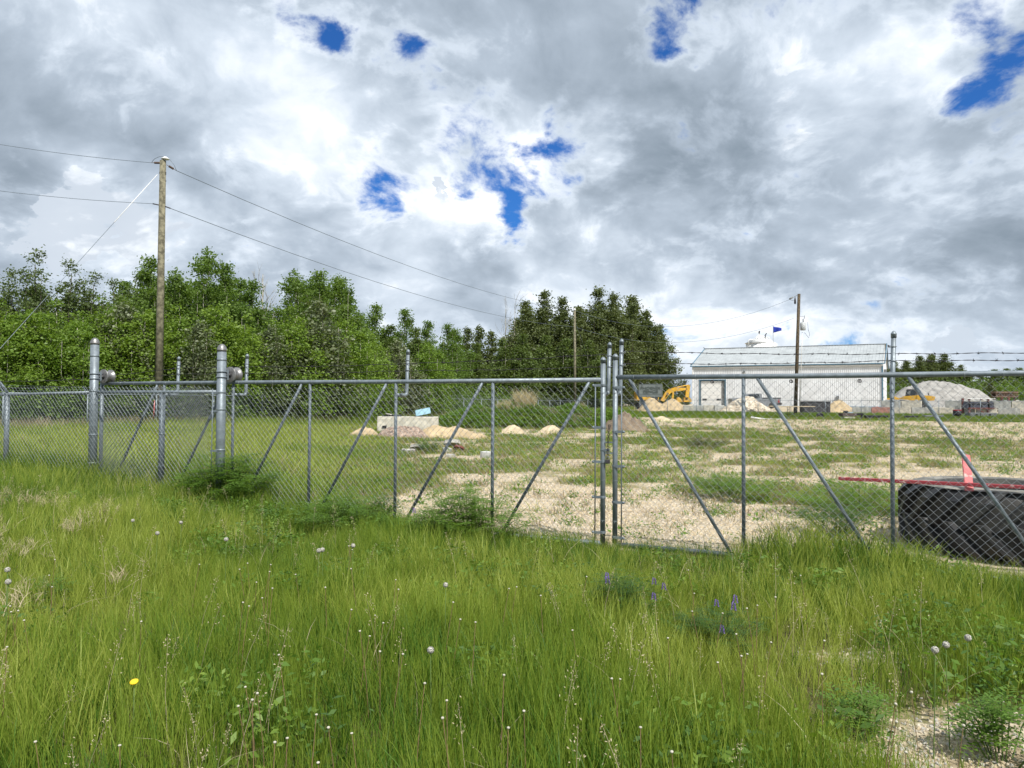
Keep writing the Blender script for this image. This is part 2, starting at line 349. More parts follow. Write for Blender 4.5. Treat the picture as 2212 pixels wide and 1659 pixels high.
# ------------------------------------------------------------------ mesh helpers
class MB:
    def __init__(s): s.v = []; s.f = []; s.sm = []
    def add(s, vs, fs, smooth=False):
        n = len(s.v); s.v += [tuple(v) for v in vs]; s.f += [tuple(i + n for i in f) for f in fs]; s.sm += [smooth] * len(fs); return s
    def box(s, c, size, M=None):
        hx, hy, hz = size[0] / 2, size[1] / 2, size[2] / 2
        vs = [Vector((x * hx, y * hy, z * hz)) for z in (-1, 1) for y in (-1, 1) for x in (-1, 1)]
        if M is not None: vs = [M @ v for v in vs]
        c = Vector(c); return s.add([v + c for v in vs], [(0, 2, 3, 1), (4, 5, 7, 6), (0, 1, 5, 4), (2, 6, 7, 3), (1, 3, 7, 5), (0, 4, 6, 2)])
    def bevbox(s, c, size, b=.02, M=None):
        hx, hy, hz = size[0] / 2, size[1] / 2, size[2] / 2
        vs = []; 
        rings = [(-hz, b), (-hz + b, 0), (hz - b, 0), (hz, b)]
        for (z, i) in rings:
            x, y = hx - i, hy - i
            bb = b if i == 0 else 0.0
            vs += [Vector(q) for q in ((-x + bb, -y, z), (x - bb, -y, z), (x, -y + bb, z), (x, y - bb, z), (x - bb, y, z), (-x + bb, y, z), (-x, y - bb, z), (-x, -y + bb, z))]
        if M is not None: vs = [M @ v for v in vs]
        c = Vector(c); fs = []
        for k in range(3):
            for i in range(8): fs.append((k * 8 + i, k * 8 + (i + 1) % 8, k * 8 + 8 + (i + 1) % 8, k * 8 + 8 + i))
        fs.append(tuple(range(7, -1, -1))); fs.append(tuple(range(24, 32)))
        return s.add([v + c for v in vs], fs)
    def tube(s, pts, rad, seg=10, caps=True, smooth=True):
        pts = [Vector(p) for p in pts]; n = len(pts)
        rad = rad if isinstance(rad, (list, tuple)) else [rad] * n
        vs = []; fs = []; up = None
        for i, p in enumerate(pts):
            t = (pts[min(i + 1, n - 1)] - pts[max(i - 1, 0)]).normalized()
            if up is None:
                a = Vector((0, 0, 1)) if abs(t.z) < .9 else Vector((1, 0, 0)); up = (a - t * a.dot(t)).normalized()
            else: up = (up - t * up.dot(t)).normalized()
            w = t.cross(up)
            for k in range(seg):
                a = 2 * math.pi * k / seg; vs.append(p + (up * math.cos(a) + w * math.sin(a)) * rad[i])
        for i in range(n - 1):
            for k in range(seg):
                fs.append((i * seg + k, i * seg + (k + 1) % seg, (i + 1) * seg + (k + 1) % seg, (i + 1) * seg + k))
        s.add(vs, fs, smooth)
        if caps and seg > 2:
            m = len(s.v) - len(vs)
            s.f.append(tuple(m + k for k in range(seg - 1, -1, -1))); s.sm.append(False)
            s.f.append(tuple(m + (n - 1) * seg + k for k in range(seg))); s.sm.append(False)
        return s
    def lathe(s, o, axis, prof, seg=16):
        """prof: (distance along axis, radius)"""
        axis = Vector(axis).normalized(); o = Vector(o)
        a = Vector((0, 0, 1)) if abs(axis.z) < .9 else Vector((1, 0, 0)); u = (a - axis * a.dot(axis)).normalized(); w = axis.cross(u)
        vs = []; fs = []
        for (d, r) in prof:
            for k in range(seg):
                t = 2 * math.pi * k / seg; vs.append(o + axis * d + (u * math.cos(t) + w * math.sin(t)) * r)
        for i in range(len(prof) - 1):
            for k in range(seg): fs.append((i * seg + k, i * seg + (k + 1) % seg, (i + 1) * seg + (k + 1) % seg, (i + 1) * seg + k))
        fs.append(tuple(range(seg - 1, -1, -1))); fs.append(tuple((len(prof) - 1) * seg + k for k in range(seg)))
        return s.add(vs, fs, True)
    def prism(s, poly, a, b):
        """poly: list of Vectors (front outline), extruded by vector b from offset a"""
        n = len(poly); a = Vector(a); b = Vector(b)
        vs = [p + a for p in poly] + [p + a + b for p in poly]
        fs = [tuple(range(n)), tuple(range(2 * n - 1, n - 1, -1))] + [(i, i + n, (i + 1) % n + n, (i + 1) % n) for i in range(n)]
        return s.add(vs, fs)
    def ring(s, c, normal, r, tr, seg=14):
        normal = Vector(normal).normalized(); a = Vector((0, 0, 1)) if abs(normal.z) < .9 else Vector((1, 0, 0))
        u = (a - normal * a.dot(normal)).normalized(); w = normal.cross(u); c = Vector(c)
        pts = [c + (u * math.cos(2 * math.pi * k / seg) + w * math.sin(2 * math.pi * k / seg)) * r for k in range(seg + 1)]
        return s.tube(pts, tr, 5, caps=False)
    def mesh(s, name, m, off=(0, 0, 0)):
        me = bpy.data.meshes.new(name); off = Vector(off)
        me.from_pydata([Vector(v) - off for v in s.v], [], s.f)
        me.polygons.foreach_set('use_smooth', s.sm); me.materials.append(m); me.update(); return me
    def build(s, name, m, parent=None):
        off = parent_world(parent) if parent else Vector((0, 0, 0))
        o = bpy.data.objects.new(name, s.mesh(name, m, off)); COL.objects.link(o)
        if parent: o.parent = parent
        return o
def parent_world(p):
    v = Vector((0, 0, 0))
    while p is not None: v += p.location; p = p.parent
    return v
def npmesh(name, V, nper, m, mats=None, idx=None):
    """V (N*nper,3) faces of nper verts each"""
    me = bpy.data.meshes.new(name); n = len(V) // nper
    me.vertices.add(len(V)); me.vertices.foreach_set('co', np.asarray(V, np.float32).ravel())
    me.loops.add(n * nper); me.loops.foreach_set('vertex_index', np.arange(n * nper, dtype=np.int32))
    me.polygons.add(n); me.polygons.foreach_set('loop_start', np.arange(0, n * nper, nper, dtype=np.int32))
    me.materials.append(m); me.update(); me.validate(); return me
def tag(o, label=None, cat=None, group=None, kind=None):
    if label: o['label'] = label
    if cat: o['category'] = cat
    if group: o['group'] = group
    if kind: o['kind'] = kind
    return o
def thing(name, label, cat, loc=(0, 0, 0), rz=0, group=None):
    o = bpy.data.objects.new(name, None); COL.objects.link(o); o.location = loc; o.rotation_euler = (0, 0, rz); o.empty_display_size = .2
    return tag(o, label, cat, group)
def link(name, me, parent=None):
    o = bpy.data.objects.new(name, me); COL.objects.link(o)
    if parent: o.parent = parent
    return o
def copy_tree(o, parent=None):
    c = o.copy(); COL.objects.link(c)
    if parent is not None: c.parent = parent
    for ch in list(o.children): copy_tree(ch, c)
    return c
def dup(o, loc, rz=0, sc=1, label=None, group=None):
    c = copy_tree(o); c.location = loc; c.rotation_euler = (0, 0, rz); c.scale = (sc, sc, sc) if not isinstance(sc, tuple) else sc
    if label: c['label'] = label
    if group: c['group'] = group
    return c

# ------------------------------------------------------------------ ground
def build_ground():
    def axis(stops):
        out = []
        for (a, b, st) in stops: out += list(np.arange(a, b, st))
        return np.array(out + [stops[-1][1]])
    xs = axis([(-900, -200, 100), (-200, -60, 14), (-60, -14, 1.6), (-14, 14, .22), (14, 60, .9), (60, 200, 14), (200, 901, 100)])
    ys = axis([(-60, -4, 8), (-4, 0, 1), (0, 18, .2), (18, 50, .5), (50, 130, 1.3), (130, 260, 13), (260, 1500, 120)])
    X, Y = np.meshgrid(xs, ys); Z = gz(X, Y)
    nx, ny = len(xs), len(ys)
    V = np.stack([X.ravel(), Y.ravel(), Z.ravel()], 1)
    i = np.arange((ny - 1) * (nx - 1)); r = i // (nx - 1); c = i % (nx - 1); a = r * nx + c
    F = np.stack([a, a + 1, a + 1 + nx, a + nx], 1)
    me = bpy.data.meshes.new('ground'); me.from_pydata(V.tolist(), [], F.tolist())
    me.polygons.foreach_set('use_smooth', [True] * len(F))
    at_ = me.attributes.new('veg', 'FLOAT', 'POINT'); at_.data.foreach_set('value', vegmask(X, Y).ravel().astype(np.float32))
    me.materials.append(GROUND); me.update()
    tag(link('ground', me), kind='structure')
build_ground()

# ------------------------------------------------------------------ chain link fabric
def wire_fabric(L, H, half=.038, wr=.0027, gap=0):
    """zigzag wires in the local xz plane; every wire hooks into the next one"""
    n = int(L / half); m = int(H / half); vs = []; nv = 0
    V = []; F = []
    ks = np.arange(m + 1)
    for i in range(n):
        par = (i) % 2
        x = (i + ((ks + par) % 2)) * half
        # slight overlap so neighbouring wires hook
        x = x + np.where((ks + par) % 2 == 1, .0022, -.0022)
        z = ks * half
        y = np.where((ks + par) % 2 == 1, .0022, -.0022)
        c = np.stack([x, y, z], 1)
        for (ax, az) in ((-wr, 0), (wr * .5, wr * .87), (wr * .5, -wr * .87)):
            o = np.zeros_like(c); o[:, 1] = ax; o[:, 0] = np.where((ks + par) % 2 == 1, az * .7, az * .7); o[:, 2] = 0
            V.append(c + o)
        b = i * 3 * (m + 1)
        for k in range(m):
            for q in range(3):
                a0 = b + q * (m + 1) + k; a1 = b + ((q + 1) % 3) * (m + 1) + k
                F.append((a0, a1, a1 + 1, a0 + 1))
    me = bpy.data.meshes.new('chain_link_mesh'); me.from_pydata(np.concatenate(V).tolist(), [], F)
    me.materials.append(WIREM); me.update(); return me

GD = Vector((.905, -.426, 0)).normalized(); GN = Vector((.426, .905, 0)).normalized()
GA = math.atan2(GD.y, GD.x)
OL = Vector((.94, 7.93, 0)); OR = OL + GD * .13; BAY = 1.27
def G(o, t, off, z): return o + GD * t + GN * off + Vector((0, 0, z))
def capprof(r): return [(0, r * 1.0), (0, r * 1.13), (.03, r * 1.13), (.032, r * 1.2), (.036, r * 1.2), (.045, r * .95), (.058, r * .6), (.064, r * .15)]
def domeprof(r): return [(0, r * 1.06), (.035, r * 1.06), (.036, r * 1.0), (.055, r * .95), (.075, r * .75), (.09, r * .45), (.096, r * .1)]

def barbed(name, pts, parent, sp=.19, seed=1, mt=None):
    rr = random.Random(seed); mb = MB(); mt = mt or RUSTW
    a = Vector(pts[0]); 
    for p0, p1 in zip(pts[:-1], pts[1:]):
        p0 = Vector(p0); p1 = Vector(p1); L = (p1 - p0).length; n = max(6, int(L / .035)); d = (p1 - p0) / L
        for ph in (0, math.pi):
            tp = []
            for i in range(n + 1):
                t = i / n; q = p0.lerp(p1, t); q = q + Vector((0, 0, -.012 * math.sin(math.pi * t) * L / 2.5))
                w = ph + i * 1.1 * (.6 + .4); q += Vector((0, 0, 1)) * .0022 * math.cos(w) + GN * .0022 * math.sin(w)
                q += Vector((0, 0, .004 * math.sin(i * .37 + seed)))
                tp.append(q)
            mb.tube(tp, .0019, 4, caps=False)
        k = rr.uniform(.05, .15)
        while k < L - .05:
            t = k / L; q = p0.lerp(p1, t) + Vector((0, 0, -.012 * math.sin(math.pi * t) * L / 2.5))
            for j in range(4):
                an = rr.uniform(0, 6.28); e = (Vector((0, 0, 1)) * math.cos(an) + GN * math.sin(an)) * .017 + d * rr.uniform(-.012, .012)
                mb.tube([q - e * .35, q + e], [.002, .0012], 4, caps=False)
            mb.tube([q - d * .009, q + d * .009], .0045, 5)
            k += sp * rr.uniform(.85, 1.15)
    return mb.build(name, mt, parent)

def gate_leaf(name, label, O, n, sgn, ztop, zend, ztall, arms, bands, far_end=True):
    root = thing(name, label, 'gate', O)
    L = n * BAY
    MB().tube([G(O, 0, 0, ztop), G(O, sgn * L * .34, 0, ztop - .004), G(O, sgn * L * .67, 0, ztop + .003), G(O, sgn * L, 0, ztop)], .024, 14).build('top_rail', GALV, root)
    MB().tube([G(O, sgn * .0, 0, .062), G(O, sgn * L, 0, .055)], .026, 12).build('bottom_rail', GALV, root)
    p = MB().tube([G(O, 0, 0, .03), G(O, 0, 0, zend)], .0262, 16).build('end_upright', GALV, root)
    MB().lathe(G(O, 0, 0, zend - .02), (0, 0, 1), capprof(.0265), 16).build('cap', GALV, p)
    mb = MB()
    for k in range(1, n + 1):
        if k == n and far_end:
            p = MB().tube([G(O, sgn * L, 0, .03), G(O, sgn * L, 0, ztop + .16)], .0262, 14).build('end_upright', GALV, root)
            MB().lathe(G(O, sgn * L, 0, ztop + .14), (0, 0, 1), capprof(.0265), 14).build('cap', GALV, p)
        else:
            MB().tube([G(O, sgn * k * BAY, 0, .085), G(O, sgn * k * BAY, 0, ztop - .022)], .0182, 12).build('upright', GALVD, root)
    for k in range(n):
        a = G(O, sgn * (k * BAY + .15 + (.0 if k == 0 else -.02)), 0, ztop - .02); b = G(O, sgn * ((k + 1) * BAY - .12), 0, .08)
        MB().tube([a, b], .0172, 12).build('diagonal_brace', GALVD if sgn < 0 else GALV, root)  # left braces slant away from the sun, that shade is put into their colour
    # fabric
    me = wire_fabric(L - .1, ztop - .04 - .09)
    f = link('chain_link_mesh', me, root)
    if sgn < 0: f.location = G(Vector((0, 0, 0)), -L + .02, -.026, .085); f.rotation_euler = (0, 0, GA)
    else: f.location = G(Vector((0, 0, 0)), .08, -.026, .085); f.rotation_euler = (0, 0, GA)
    f['kind'] = 'stuff'
    MB().tube([G(O, sgn * .075, -.026, .09), G(O, sgn * .075, -.026, ztop - .05)], .0065, 8).build('tension_bar', GALVD, root)
    for z in bands:
        b = MB(); b.ring(G(O, 0, 0, z), (0, 0, 1), .0285, .004, 16); b.ring(G(O, 0, 0, z + .008), (0, 0, 1), .0285, .004, 16); b.ring(G(O, 0, 0, z + .016), (0, 0, 1), .0285, .004, 16)
        b.box(G(O, sgn * .058, -.029, z + .008), (.09, .006, .026), Matrix.Rotation(GA, 3, 'Z'))
        b.lathe(G(O, sgn * .098, -.038, z + .008), GN, [(0, .008), (.006, .013), (.02, .013)], 8)
        b.build('brace_band', GALV, root)
    for (k, off, zt, zb) in arms:
        t = sgn * k * BAY
        arm = MB().tube([G(O, t, 0, zb), G(O, t, off - .03, zb - .004), G(O, t + .005, off - .005, zb + .008), G(O, t + .006, off, zb + .035), G(O, t + .02, off, zt)], .0212, 12).build('wire_arm', GALV, root)
        MB().lathe(G(O, t + .02, off, zt - .02), (.02, 0, 1), capprof(.0215), 12).build('cap', GALV, arm)
        hk = MB()
        for z in (ztall[0], ztall[1]):
            hk.ring(G(O, t + .02, off, z), (0, 0, 1), .024, .003, 12); hk.ring(G(O, t + .02 + .032 * (1 if k == 0 and sgn > 0 else -1), off, z), GN, .009, .0025, 8)
        hk.build('wire_tie', WIREM, arm)
    # loose tie wires along the fabric
    tw = MB(); rr = random.Random(len(name))
    for k in range(n + 1):
        for z in np.arange(.3, ztop - .1, .42):
            c = G(O, sgn * k * BAY, 0, z + rr.uniform(-.05, .05)); tw.ring(c, (rr.uniform(-.3, .3), rr.uniform(-.3, .3), 1), .022 if 0 < k < n else .029, .0017, 8)
            e = c + GN * -.03 + GD * .01; tw.tube([e, e + Vector((rr.uniform(-.02, .02), -.01, rr.uniform(-.02, .03)))], .0018, 4)
    for k in range(int(L / .32)):
        c = G(O, sgn * (.2 + k * .32 + rr.uniform(-.05, .05)), -.004, ztop - .006); tw.ring(c, GD + Vector((0, 0, .1)), .0265, .0018, 9)
    tw.build('tie_wires', WIREM, root)['kind'] = 'stuff'
    return root

gl = gate_leaf('sliding_gate', 'long left gate leaf of grey pipe and chain link, running under the two rollers', OL, 6, -1, 1.742, 1.935, (2.0, 1.885),
               [(0, .15, 2.10, 1.60), (2, .22, 2.09, 1.585), (4, .22, 2.09, 1.585), (5, .22, 2.08, 1.585)], (1.677, 1.244, .891, .529, .169))
gr = gate_leaf('sliding_gate', 'right gate leaf of grey pipe and chain link that carries the small sign plate', OR, 4, 1, 1.767, 1.965, (2.03, 1.90),
               [(0, .15, 2.13, 1.60), (2, .20, 2.13, 1.60), (4, .2, 2.13, 1.6)], (1.654, 1.204, .852, .487, .13), False)
for j, (z0, z1) in enumerate(((2.015, 1.96), (1.885, 1.876))):
    barbed('barbed_wire', [G(OL, -.01, .12, z0), G(OL, -2 * BAY, .2, z1), G(OL, -4 * BAY, .2, z1), G(OL, -5 * BAY, .2, z1), G(OL, -6 * BAY, .1, z1 - .1)], gl, .19, 3 + j)
for j, (z0, z1) in enumerate(((2.04, 1.963), (1.91, 1.90))):
    barbed('barbed_wire', [G(OR, .04, .12, z0), G(OR, 2 * BAY, .19, z1), G(OR, 4 * BAY, .19, z1 + .0)], gr, .16, 13 + j)
rg = MB()
for t in (.98, 1.70, 2.28): rg.ring(G(OR, t, -.02, 1.715), GN, .014, .004, 10); rg.ring(G(OR, t + .006, -.016, 1.712), (1, .3, .5), .012, .003, 10)
rg.build('wire_loops', RUSTW, gr)
# latch between the leaves
lat = MB()
for z in (1.10, .99): lat.box(G(OR, -.058, -.02, z), (.085, .008, .012), Matrix.Rotation(GA, 3, 'Z')); lat.box(G(OR, -.058, .025, z), (.085, .008, .012), Matrix.Rotation(GA, 3, 'Z'))
lat.build('latch_fork', GALV, gr)
lt = MB(); lt.box(G(OL, .04, -.018, 1.02), (.075, .014, .03), Matrix.Rotation(GA, 3, 'Z')); lt.ring(G(OL, 0, 0, 1.02), (0, 0, 1), .029, .005, 14); lt.build('latch_tongue', GALVD, gl)
ch = thing('chain', 'dark rusty chain looped between the two gate uprights above the padlock', 'chain', G(OL, .07, -.02, 1.26))
cm = MB()
for k in range(16):
    z = 1.27 - k * .022; c = G(OL, .075 - .014 * min(1, k / 8), -.025, z)
    cm.ring(c, (1, 0, 0) if k % 2 else (0, 1, .2), .012, .0035, 8)
cm.build('links', RUSTW, ch)
pl = thing('padlock', 'small dark grey padlock hanging on the chain between the gate uprights', 'padlock', G(OL, .062, -.03, .90))
MB().bevbox(G(OL, .062, -.03, .905), (.045, .02, .042), .004, Matrix.Rotation(GA, 3, 'Z')).build('body', DARKST, pl)
MB().tube([G(OL, .048, -.03, .92), G(OL, .048, -.03, .948), G(OL, .062, -.03, .96), G(OL, .076, -.03, .948), G(OL, .076, -.03, .92)], .004, 6).build('shackle', GALVD, pl)

# sign plate hung on the right leaf
def sign():
    c = G(OR, .377, -.036, 1.631); r = thing('sign', 'small dull metal plate with raised lettering, wired to the mesh of the right gate leaf', 'sign', c)
    w, h, cr = .242, .131, .012; poly = []
    for (sx, sz, a0) in ((1, -1, -90), (1, 1, 0), (-1, 1, 90), (-1, -1, 180)):
        for k in range(4):
            a = R(a0 + 30 * k); poly.append(c + GD * (sx * (w / 2 - cr) + math.cos(a) * cr) + Vector((0, 0, sz * (h / 2 - cr) + math.sin(a) * cr)))
    MB().prism(poly, GN * .002, -GN * .004).build('plate', SIGNM, r)
    rim = MB(); rim.tube([c - GN * .003 + (q - c) * .955 for q in poly + [poly[0]]], .0012, 4, caps=False); rim.build('rim', SIGNT, r)
    def text(s, size, z, wid):
        cu = bpy.data.curves.new('lettering', 'FONT'); cu.body = s; cu.size = size; cu.extrude = .0012; cu.align_x = 'CENTER'; cu.align_y = 'CENTER'; cu.offset = .0006
        o = bpy.data.objects.new('lettering', cu); COL.objects.link(o)
        dg = bpy.context.evaluated_depsgraph_get(); me = bpy.data.meshes.new_from_object(o.evaluated_get(dg)); bpy.data.objects.remove(o)
        xs = [v.co.x for v in me.vertices]; k = wid / (max(xs) - min(xs))
        for v in me.vertices: v.co.x *= k
        me.materials.clear(); me.materials.append(SIGNT); me.name = 'lettering'
        o = link('lettering', me, r); o.matrix_local = Matrix.Translation(-GN * .0045 + Vector((0, 0, z))) @ Matrix.Rotation(GA, 4, 'Z') @ Matrix.Rotation(R(90), 4, 'X')
    text('PHOENIX', .034, .024, .205); text('FENCE', .034, -.010, .150)
    b = MB()
    for t in (-.05, .045): b.box(c + GD * t - GN * .0028 + Vector((0, 0, -.031)), (.055, .002, .0025), Matrix.Rotation(GA, 3, 'Z'))
    b.box(c - GN * .0028 + Vector((0, 0, -.041)), (.22, .002, .0016), Matrix.Rotation(GA, 3, 'Z'))
    b.build('small_print_line', SIGNT, r)
    t = MB()
    for (x, z) in ((-.08, .062), (.07, .062), (-.03, -.062), (.04, -.064)): t.ring(c + GD * x - GN * .002 + Vector((0, 0, z)), GD + Vector((0, 0, .3)), .010, .002, 8)
    t.build('tie_wire', WIREM, r)
sign()

# roller posts
def roller_post(t, ztop, label, bands):
    base = G(OL, t, -.2, 0); base.z = gzf(base.x, base.y)
    r = thing('gate_post', label, 'post', base, group='roller posts of the gate')
    MB().tube([base - Vector((0, 0, .1)), Vector((base.x, base.y, ztop - .08))], .057, 22).build('post_pipe', GALV, r)
    MB().lathe(Vector((base.x, base.y, ztop - .096)), (0, 0, 1), domeprof(.057), 22).build('dome_cap', CASTM, r)
    for z in bands:
        b = MB(); b.lathe(Vector((base.x, base.y, z)), (0, 0, 1), [(0, .0585), (.001, .0605), (.022, .0605), (.023, .0585)], 22); b.build('band', GALV, r)
    c = G(OL, t, 0, 1.742 + .100)
    ro = MB().lathe(c - GN * .065, GN, [(0, .035), (0, .098), (.004, .104), (.014, .104), (.03, .084), (.05, .075), (.075, .074), (.10, .082), (.118, .104), (.128, .104), (.13, .095)], 28).build('roller', CASTM, r)
    MB().tube([c - GN * .17, c - GN * .03], .019, 12).build('axle', CASTM, ro)
    MB().lathe(c - GN * .069, GN, [(0, .04), (.002, .04), (.004, .03)], 16).build('hub', BLACKM, ro)
    b = MB()
    for z in (1.742 + .065, 1.742 + .135):
        b.ring((base.x, base.y, z), (0, 0, 1), .062, .007, 20)
        b.box(Vector((base.x, base.y, z)) + GN * .075, (.05, .05, .016), Matrix.Rotation(GA, 3, 'Z'))
    b.box(Vector((base.x, base.y, 1.842)) + GN * .085, (.055, .02, .13), Matrix.Rotation(GA, 3, 'Z'))
    b.build('roller_bracket', GALV, r)
    return r
roller_post(-7.52, 2.39, 'left tall galvanised gate post with domed cap and roller, behind the chain link', (2.12, 1.62, 1.0, .6))
roller_post(-5.085, 2.235, 'right tall galvanised gate post with domed cap and roller, above the bushy weed', (2.02, 1.60, 1.38, .86, .36))

# fixed fence left of the gate
def near_fence():
    o = G(OL, -9.49, -.2, 0); r = thing('chain_link_fence', 'near chain link fence running left from the right roller post, with low top rail', 'fence', o)
    MB().tube([G(OL, -5.15, -.2, 1.618), G(OL, -7.46, -.2, 1.615)], .021, 12).build('top_rail', GALV, r)
    MB().tube([G(OL, -7.58, -.2, 1.612), G(OL, -9.49, -.2, 1.577), G(OL, -13, -.2, 1.56)], .021, 12).build('top_rail', GALV, r)
    for t in (-9.49, -12.4):
        z0 = gzf(*G(OL, t, -.2, 0).xy)
        p = MB().tube([G(OL, t, -.2, z0), G(OL, t, -.2, 1.60)], .037, 14).build('line_post', GALV, r)
        MB().tube([G(OL, t, -.2, 1.60), G(OL, t - .02, -.22, 1.66), G(OL, t - .16, -.3, 1.86)], .02, 8).build('angled_arm', GALVD, p)
    z0 = gzf(*G(OL, -6.2, -.2, 0).xy)
    p = MB().tube([G(OL, -6.17, -.19, z0), G(OL, -6.17, -.19, 1.60)], .032, 14).build('line_post', GALVD, r)
    b = MB()
    for z in (1.05, .62): b.ring(G(OL, -6.17, -.19, z), (0, 0, 1), .034, .006, 14)
    b.build('band', GALV, p)
    f = link('chain_link_mesh', wire_fabric(7.7, 1.66), r); f.location = G(OL, -12.9, -.262, .06) - o; f.rotation_euler = (0, 0, GA); f['kind'] = 'stuff'
    MB().tube([G(OL, -5.17, -.262, .2), G(OL, -5.17, -.262, 1.66)], .0065, 8).build('tension_bar', GALVD, r)
    b = MB()
    for z in (1.60, 1.37, .86, .36): b.box(G(OL, -5.14, -.258, z), (.12, .005, .024), Matrix.Rotation(GA, 3, 'Z'))
    b.build('brace_band', GALV, r)
    for z in (1.70, 1.80): barbed('barbed_wire', [G(OL, -7.6, -.28, z), G(OL, -9.6, -.28, z - .02), G(OL, -13, -.28, z)], r, .2, int(z * 100))
near_fence()

# ------------------------------------------------------------------ far fences
def far_fence(name, label, P0, D, n0, n1, s, out, H=1.78, armsgn=1):
    D = Vector(D).normalized(); out = Vector(out).normalized(); root = thing(name, label, 'fence', P0)
    zr = lambda p: max(gzf(p.x, p.y), -.2)
    def pt(n): p = Vector(P0) + D * (n * s); return p
    bay = MB(); ang = math.atan2(D.y, D.x)
    half = .042; nb = int(s / half); mz = int(1.72 / half)
    for i in range(nb):
        for k in range(mz):
            x0 = (i + (k + i) % 2) * half; x1 = (i + (k + 1 + i) % 2) * half; w = .0024
            bay.add([(x0 - w, 0, k * half), (x0 + w, 0, k * half), (x1 + w, 0, (k + 1) * half), (x1 - w, 0, (k + 1) * half)], [(0, 1, 2, 3)])
    bm = bay.mesh('chain_link_panel', GALVD)
    post = None
    for n in range(n0, n1 + 1):
        p = pt(n); z = zr(p)
        if post is None:
            pm = MB().tube([(0, 0, 0), (0, 0, H + .02)], .032, 8).mesh('post', GALV)
            am = MB().tube([(0, 0, H), out * .03 + Vector((0, 0, H + .06)), out * .28 + Vector((0, 0, H + .33))], .017, 6).mesh('angled_arm', GALV); post = True
        o = link('post', pm, root); o.location = Vector((p.x, p.y, z)) - Vector(P0)
        a = link('angled_arm', am, o)
        if n < n1:
            q = pt(n + 1); zq = zr(q)
            r = MB().tube([Vector((p.x, p.y, z + H)), Vector((q.x, q.y, zq + H))], .023, 6).build('top_rail', GALV, root)
            m = link('chain_link_panel', bm, root); m.location = Vector((p.x, p.y, z + .03)) - Vector(P0)
            m.rotation_euler = (0, -math.atan2(zq - z, s), ang)
            m['kind'] = 'stuff'
    for k in range(3):
        off = out * (.08 + .09 * k)
        MB().tube([Vector((pt(n).x, pt(n).y, zr(pt(n)) + H + .1 + .1 * k)) + off for n in range(n0, n1 + 1)], .004, 4).build('barbed_wire', GALVD, root)
    return root
LD = (.3857, .9226, 0); RD = (.842, -.539, 0)
far_fence('chain_link_fence', 'long chain link fence along the trees on the left, receding to the far corner', (-18.3, 33.2, 0), LD, -3, 20, 3.66, (-.9226, .3857, 0))
cpt = Vector((-18.3, 33.2, 0)) + Vector(LD).normalized() * 20 * 3.66
far_fence('chain_link_fence', 'far chain link fence in front of the white building, across the back of the yard', (cpt.x, cpt.y, 0), RD, 0, 20, 3.66, (.539, .842, 0))

# ------------------------------------------------------------------ utility poles
def bent(p0, p1, sag, n=14):
    p0 = Vector(p0); p1 = Vector(p1); return [p0.lerp(p1, i / n) - Vector((0, 0, sag * 4 * (i / n) * (1 - i / n))) for i in range(n + 1)]
def string_insulator(mb, a, b, r=.06, k=6):
    a = Vector(a); b = Vector(b); d = (b - a).normalized(); L = (b - a).length
    mb.tube([a, b], .014, 5)
    for i in range(k):
        mb.lathe(a + d * (L * .25 + i * L * .5 / k), d, [(0, .02), (.01, r), (.03, r * .9), (.04, .02)], 8)
pa = at(342, 900, 39); pa.z = gzf(pa.x, pa.y)
pA = thing('utility_pole', 'tall weathered wooden pole at left with insulators and guy wire, behind the fence', 'pole', pa)
ptop = at(352, 347, 39)
MB().tube([pa - Vector((0, 0, .3)), pa.lerp(ptop, .5), ptop], [.20, .175, .15], 14).build('wooden_pole', WOODP, pA)
def P39(px, py, Y=39): return at(px, py, Y)
mb = MB(); string_insulator(mb, P39(351, 352), P39(327, 351.5)); mb.build('left_insulator', BROWNW, pA)
mb = MB(); string_insulator(mb, P39(360, 356), P39(380, 368)); mb.build('right_insulator', BROWNW, pA)
mb = MB(); mb.tube([P39(356.5, 350), P39(357, 344)], .03, 6); mb.lathe(P39(357, 345), (0, 0, 1), [(0, .06), (.02, .2), (.06, .2), (.1, .12), (.14, .08)], 12); mb.build('pin_insulator', WHITEP, pA)
MB().tube([P39(328, 350), P39(334, 343), P39(345, 338), P39(357, 338.5), P39(367, 345), P39(376, 356), P39(381, 368)], .012, 5).build('jumper_wire', GALVD, pA)
mb = MB(); mb.tube([P39(344, 443), P39(330, 440)], .03, 6); mb.tube([P39(357, 446), P39(368, 450)], .03, 6)
for y in (375, 372, 390): mb.tube([P39(344, y), P39(359, y + 1)], .025, 6)
mb.build('clamp_fittings', DARKST, pA)
gend = at(-40, 795, 26); gend.z = gzf(gend.x, gend.y) + .0
gA = at(340, 377, 39); g0 = at(0, 753, 30); 
gt = MB(); gt.tube([gA, gA.lerp(g0, .33)], .017, 6); gt.build('guy_sleeve', WHITEP, pA)
MB().tube([gA, g0, g0 + (g0 - gA) * .42], .012, 5).build('guy_wire', GALV, pA)
pm_ = at(1242, 905, 101); pm_.z = gzf(pm_.x, pm_.y)
mtop = at(1241.5, 671, 101)
pM = thing('utility_pole', 'slim wooden pole in the middle, standing before the dark green trees', 'pole', pm_)
MB().tube([pm_, mtop], [.19, .14], 10).build('wooden_pole', WOODP, pM)
MB().lathe(mtop, (0, 0, 1), [(0, .05), (.05, .14), (.2, .14), (.3, .05)], 8).build('pin_insulator', WHITEP, pM)
MB().tube([mtop - Vector((0, 0, 1.3)), mtop + Vector((1.6, 2, -5)), mtop + Vector((4, 5, -13))], .012, 4).build('guy_wire', GALVD, pM)
prb = at(1718, 893, 88); prb.z = gzf(prb.x, prb.y); prt = at(1726, 635, 88)
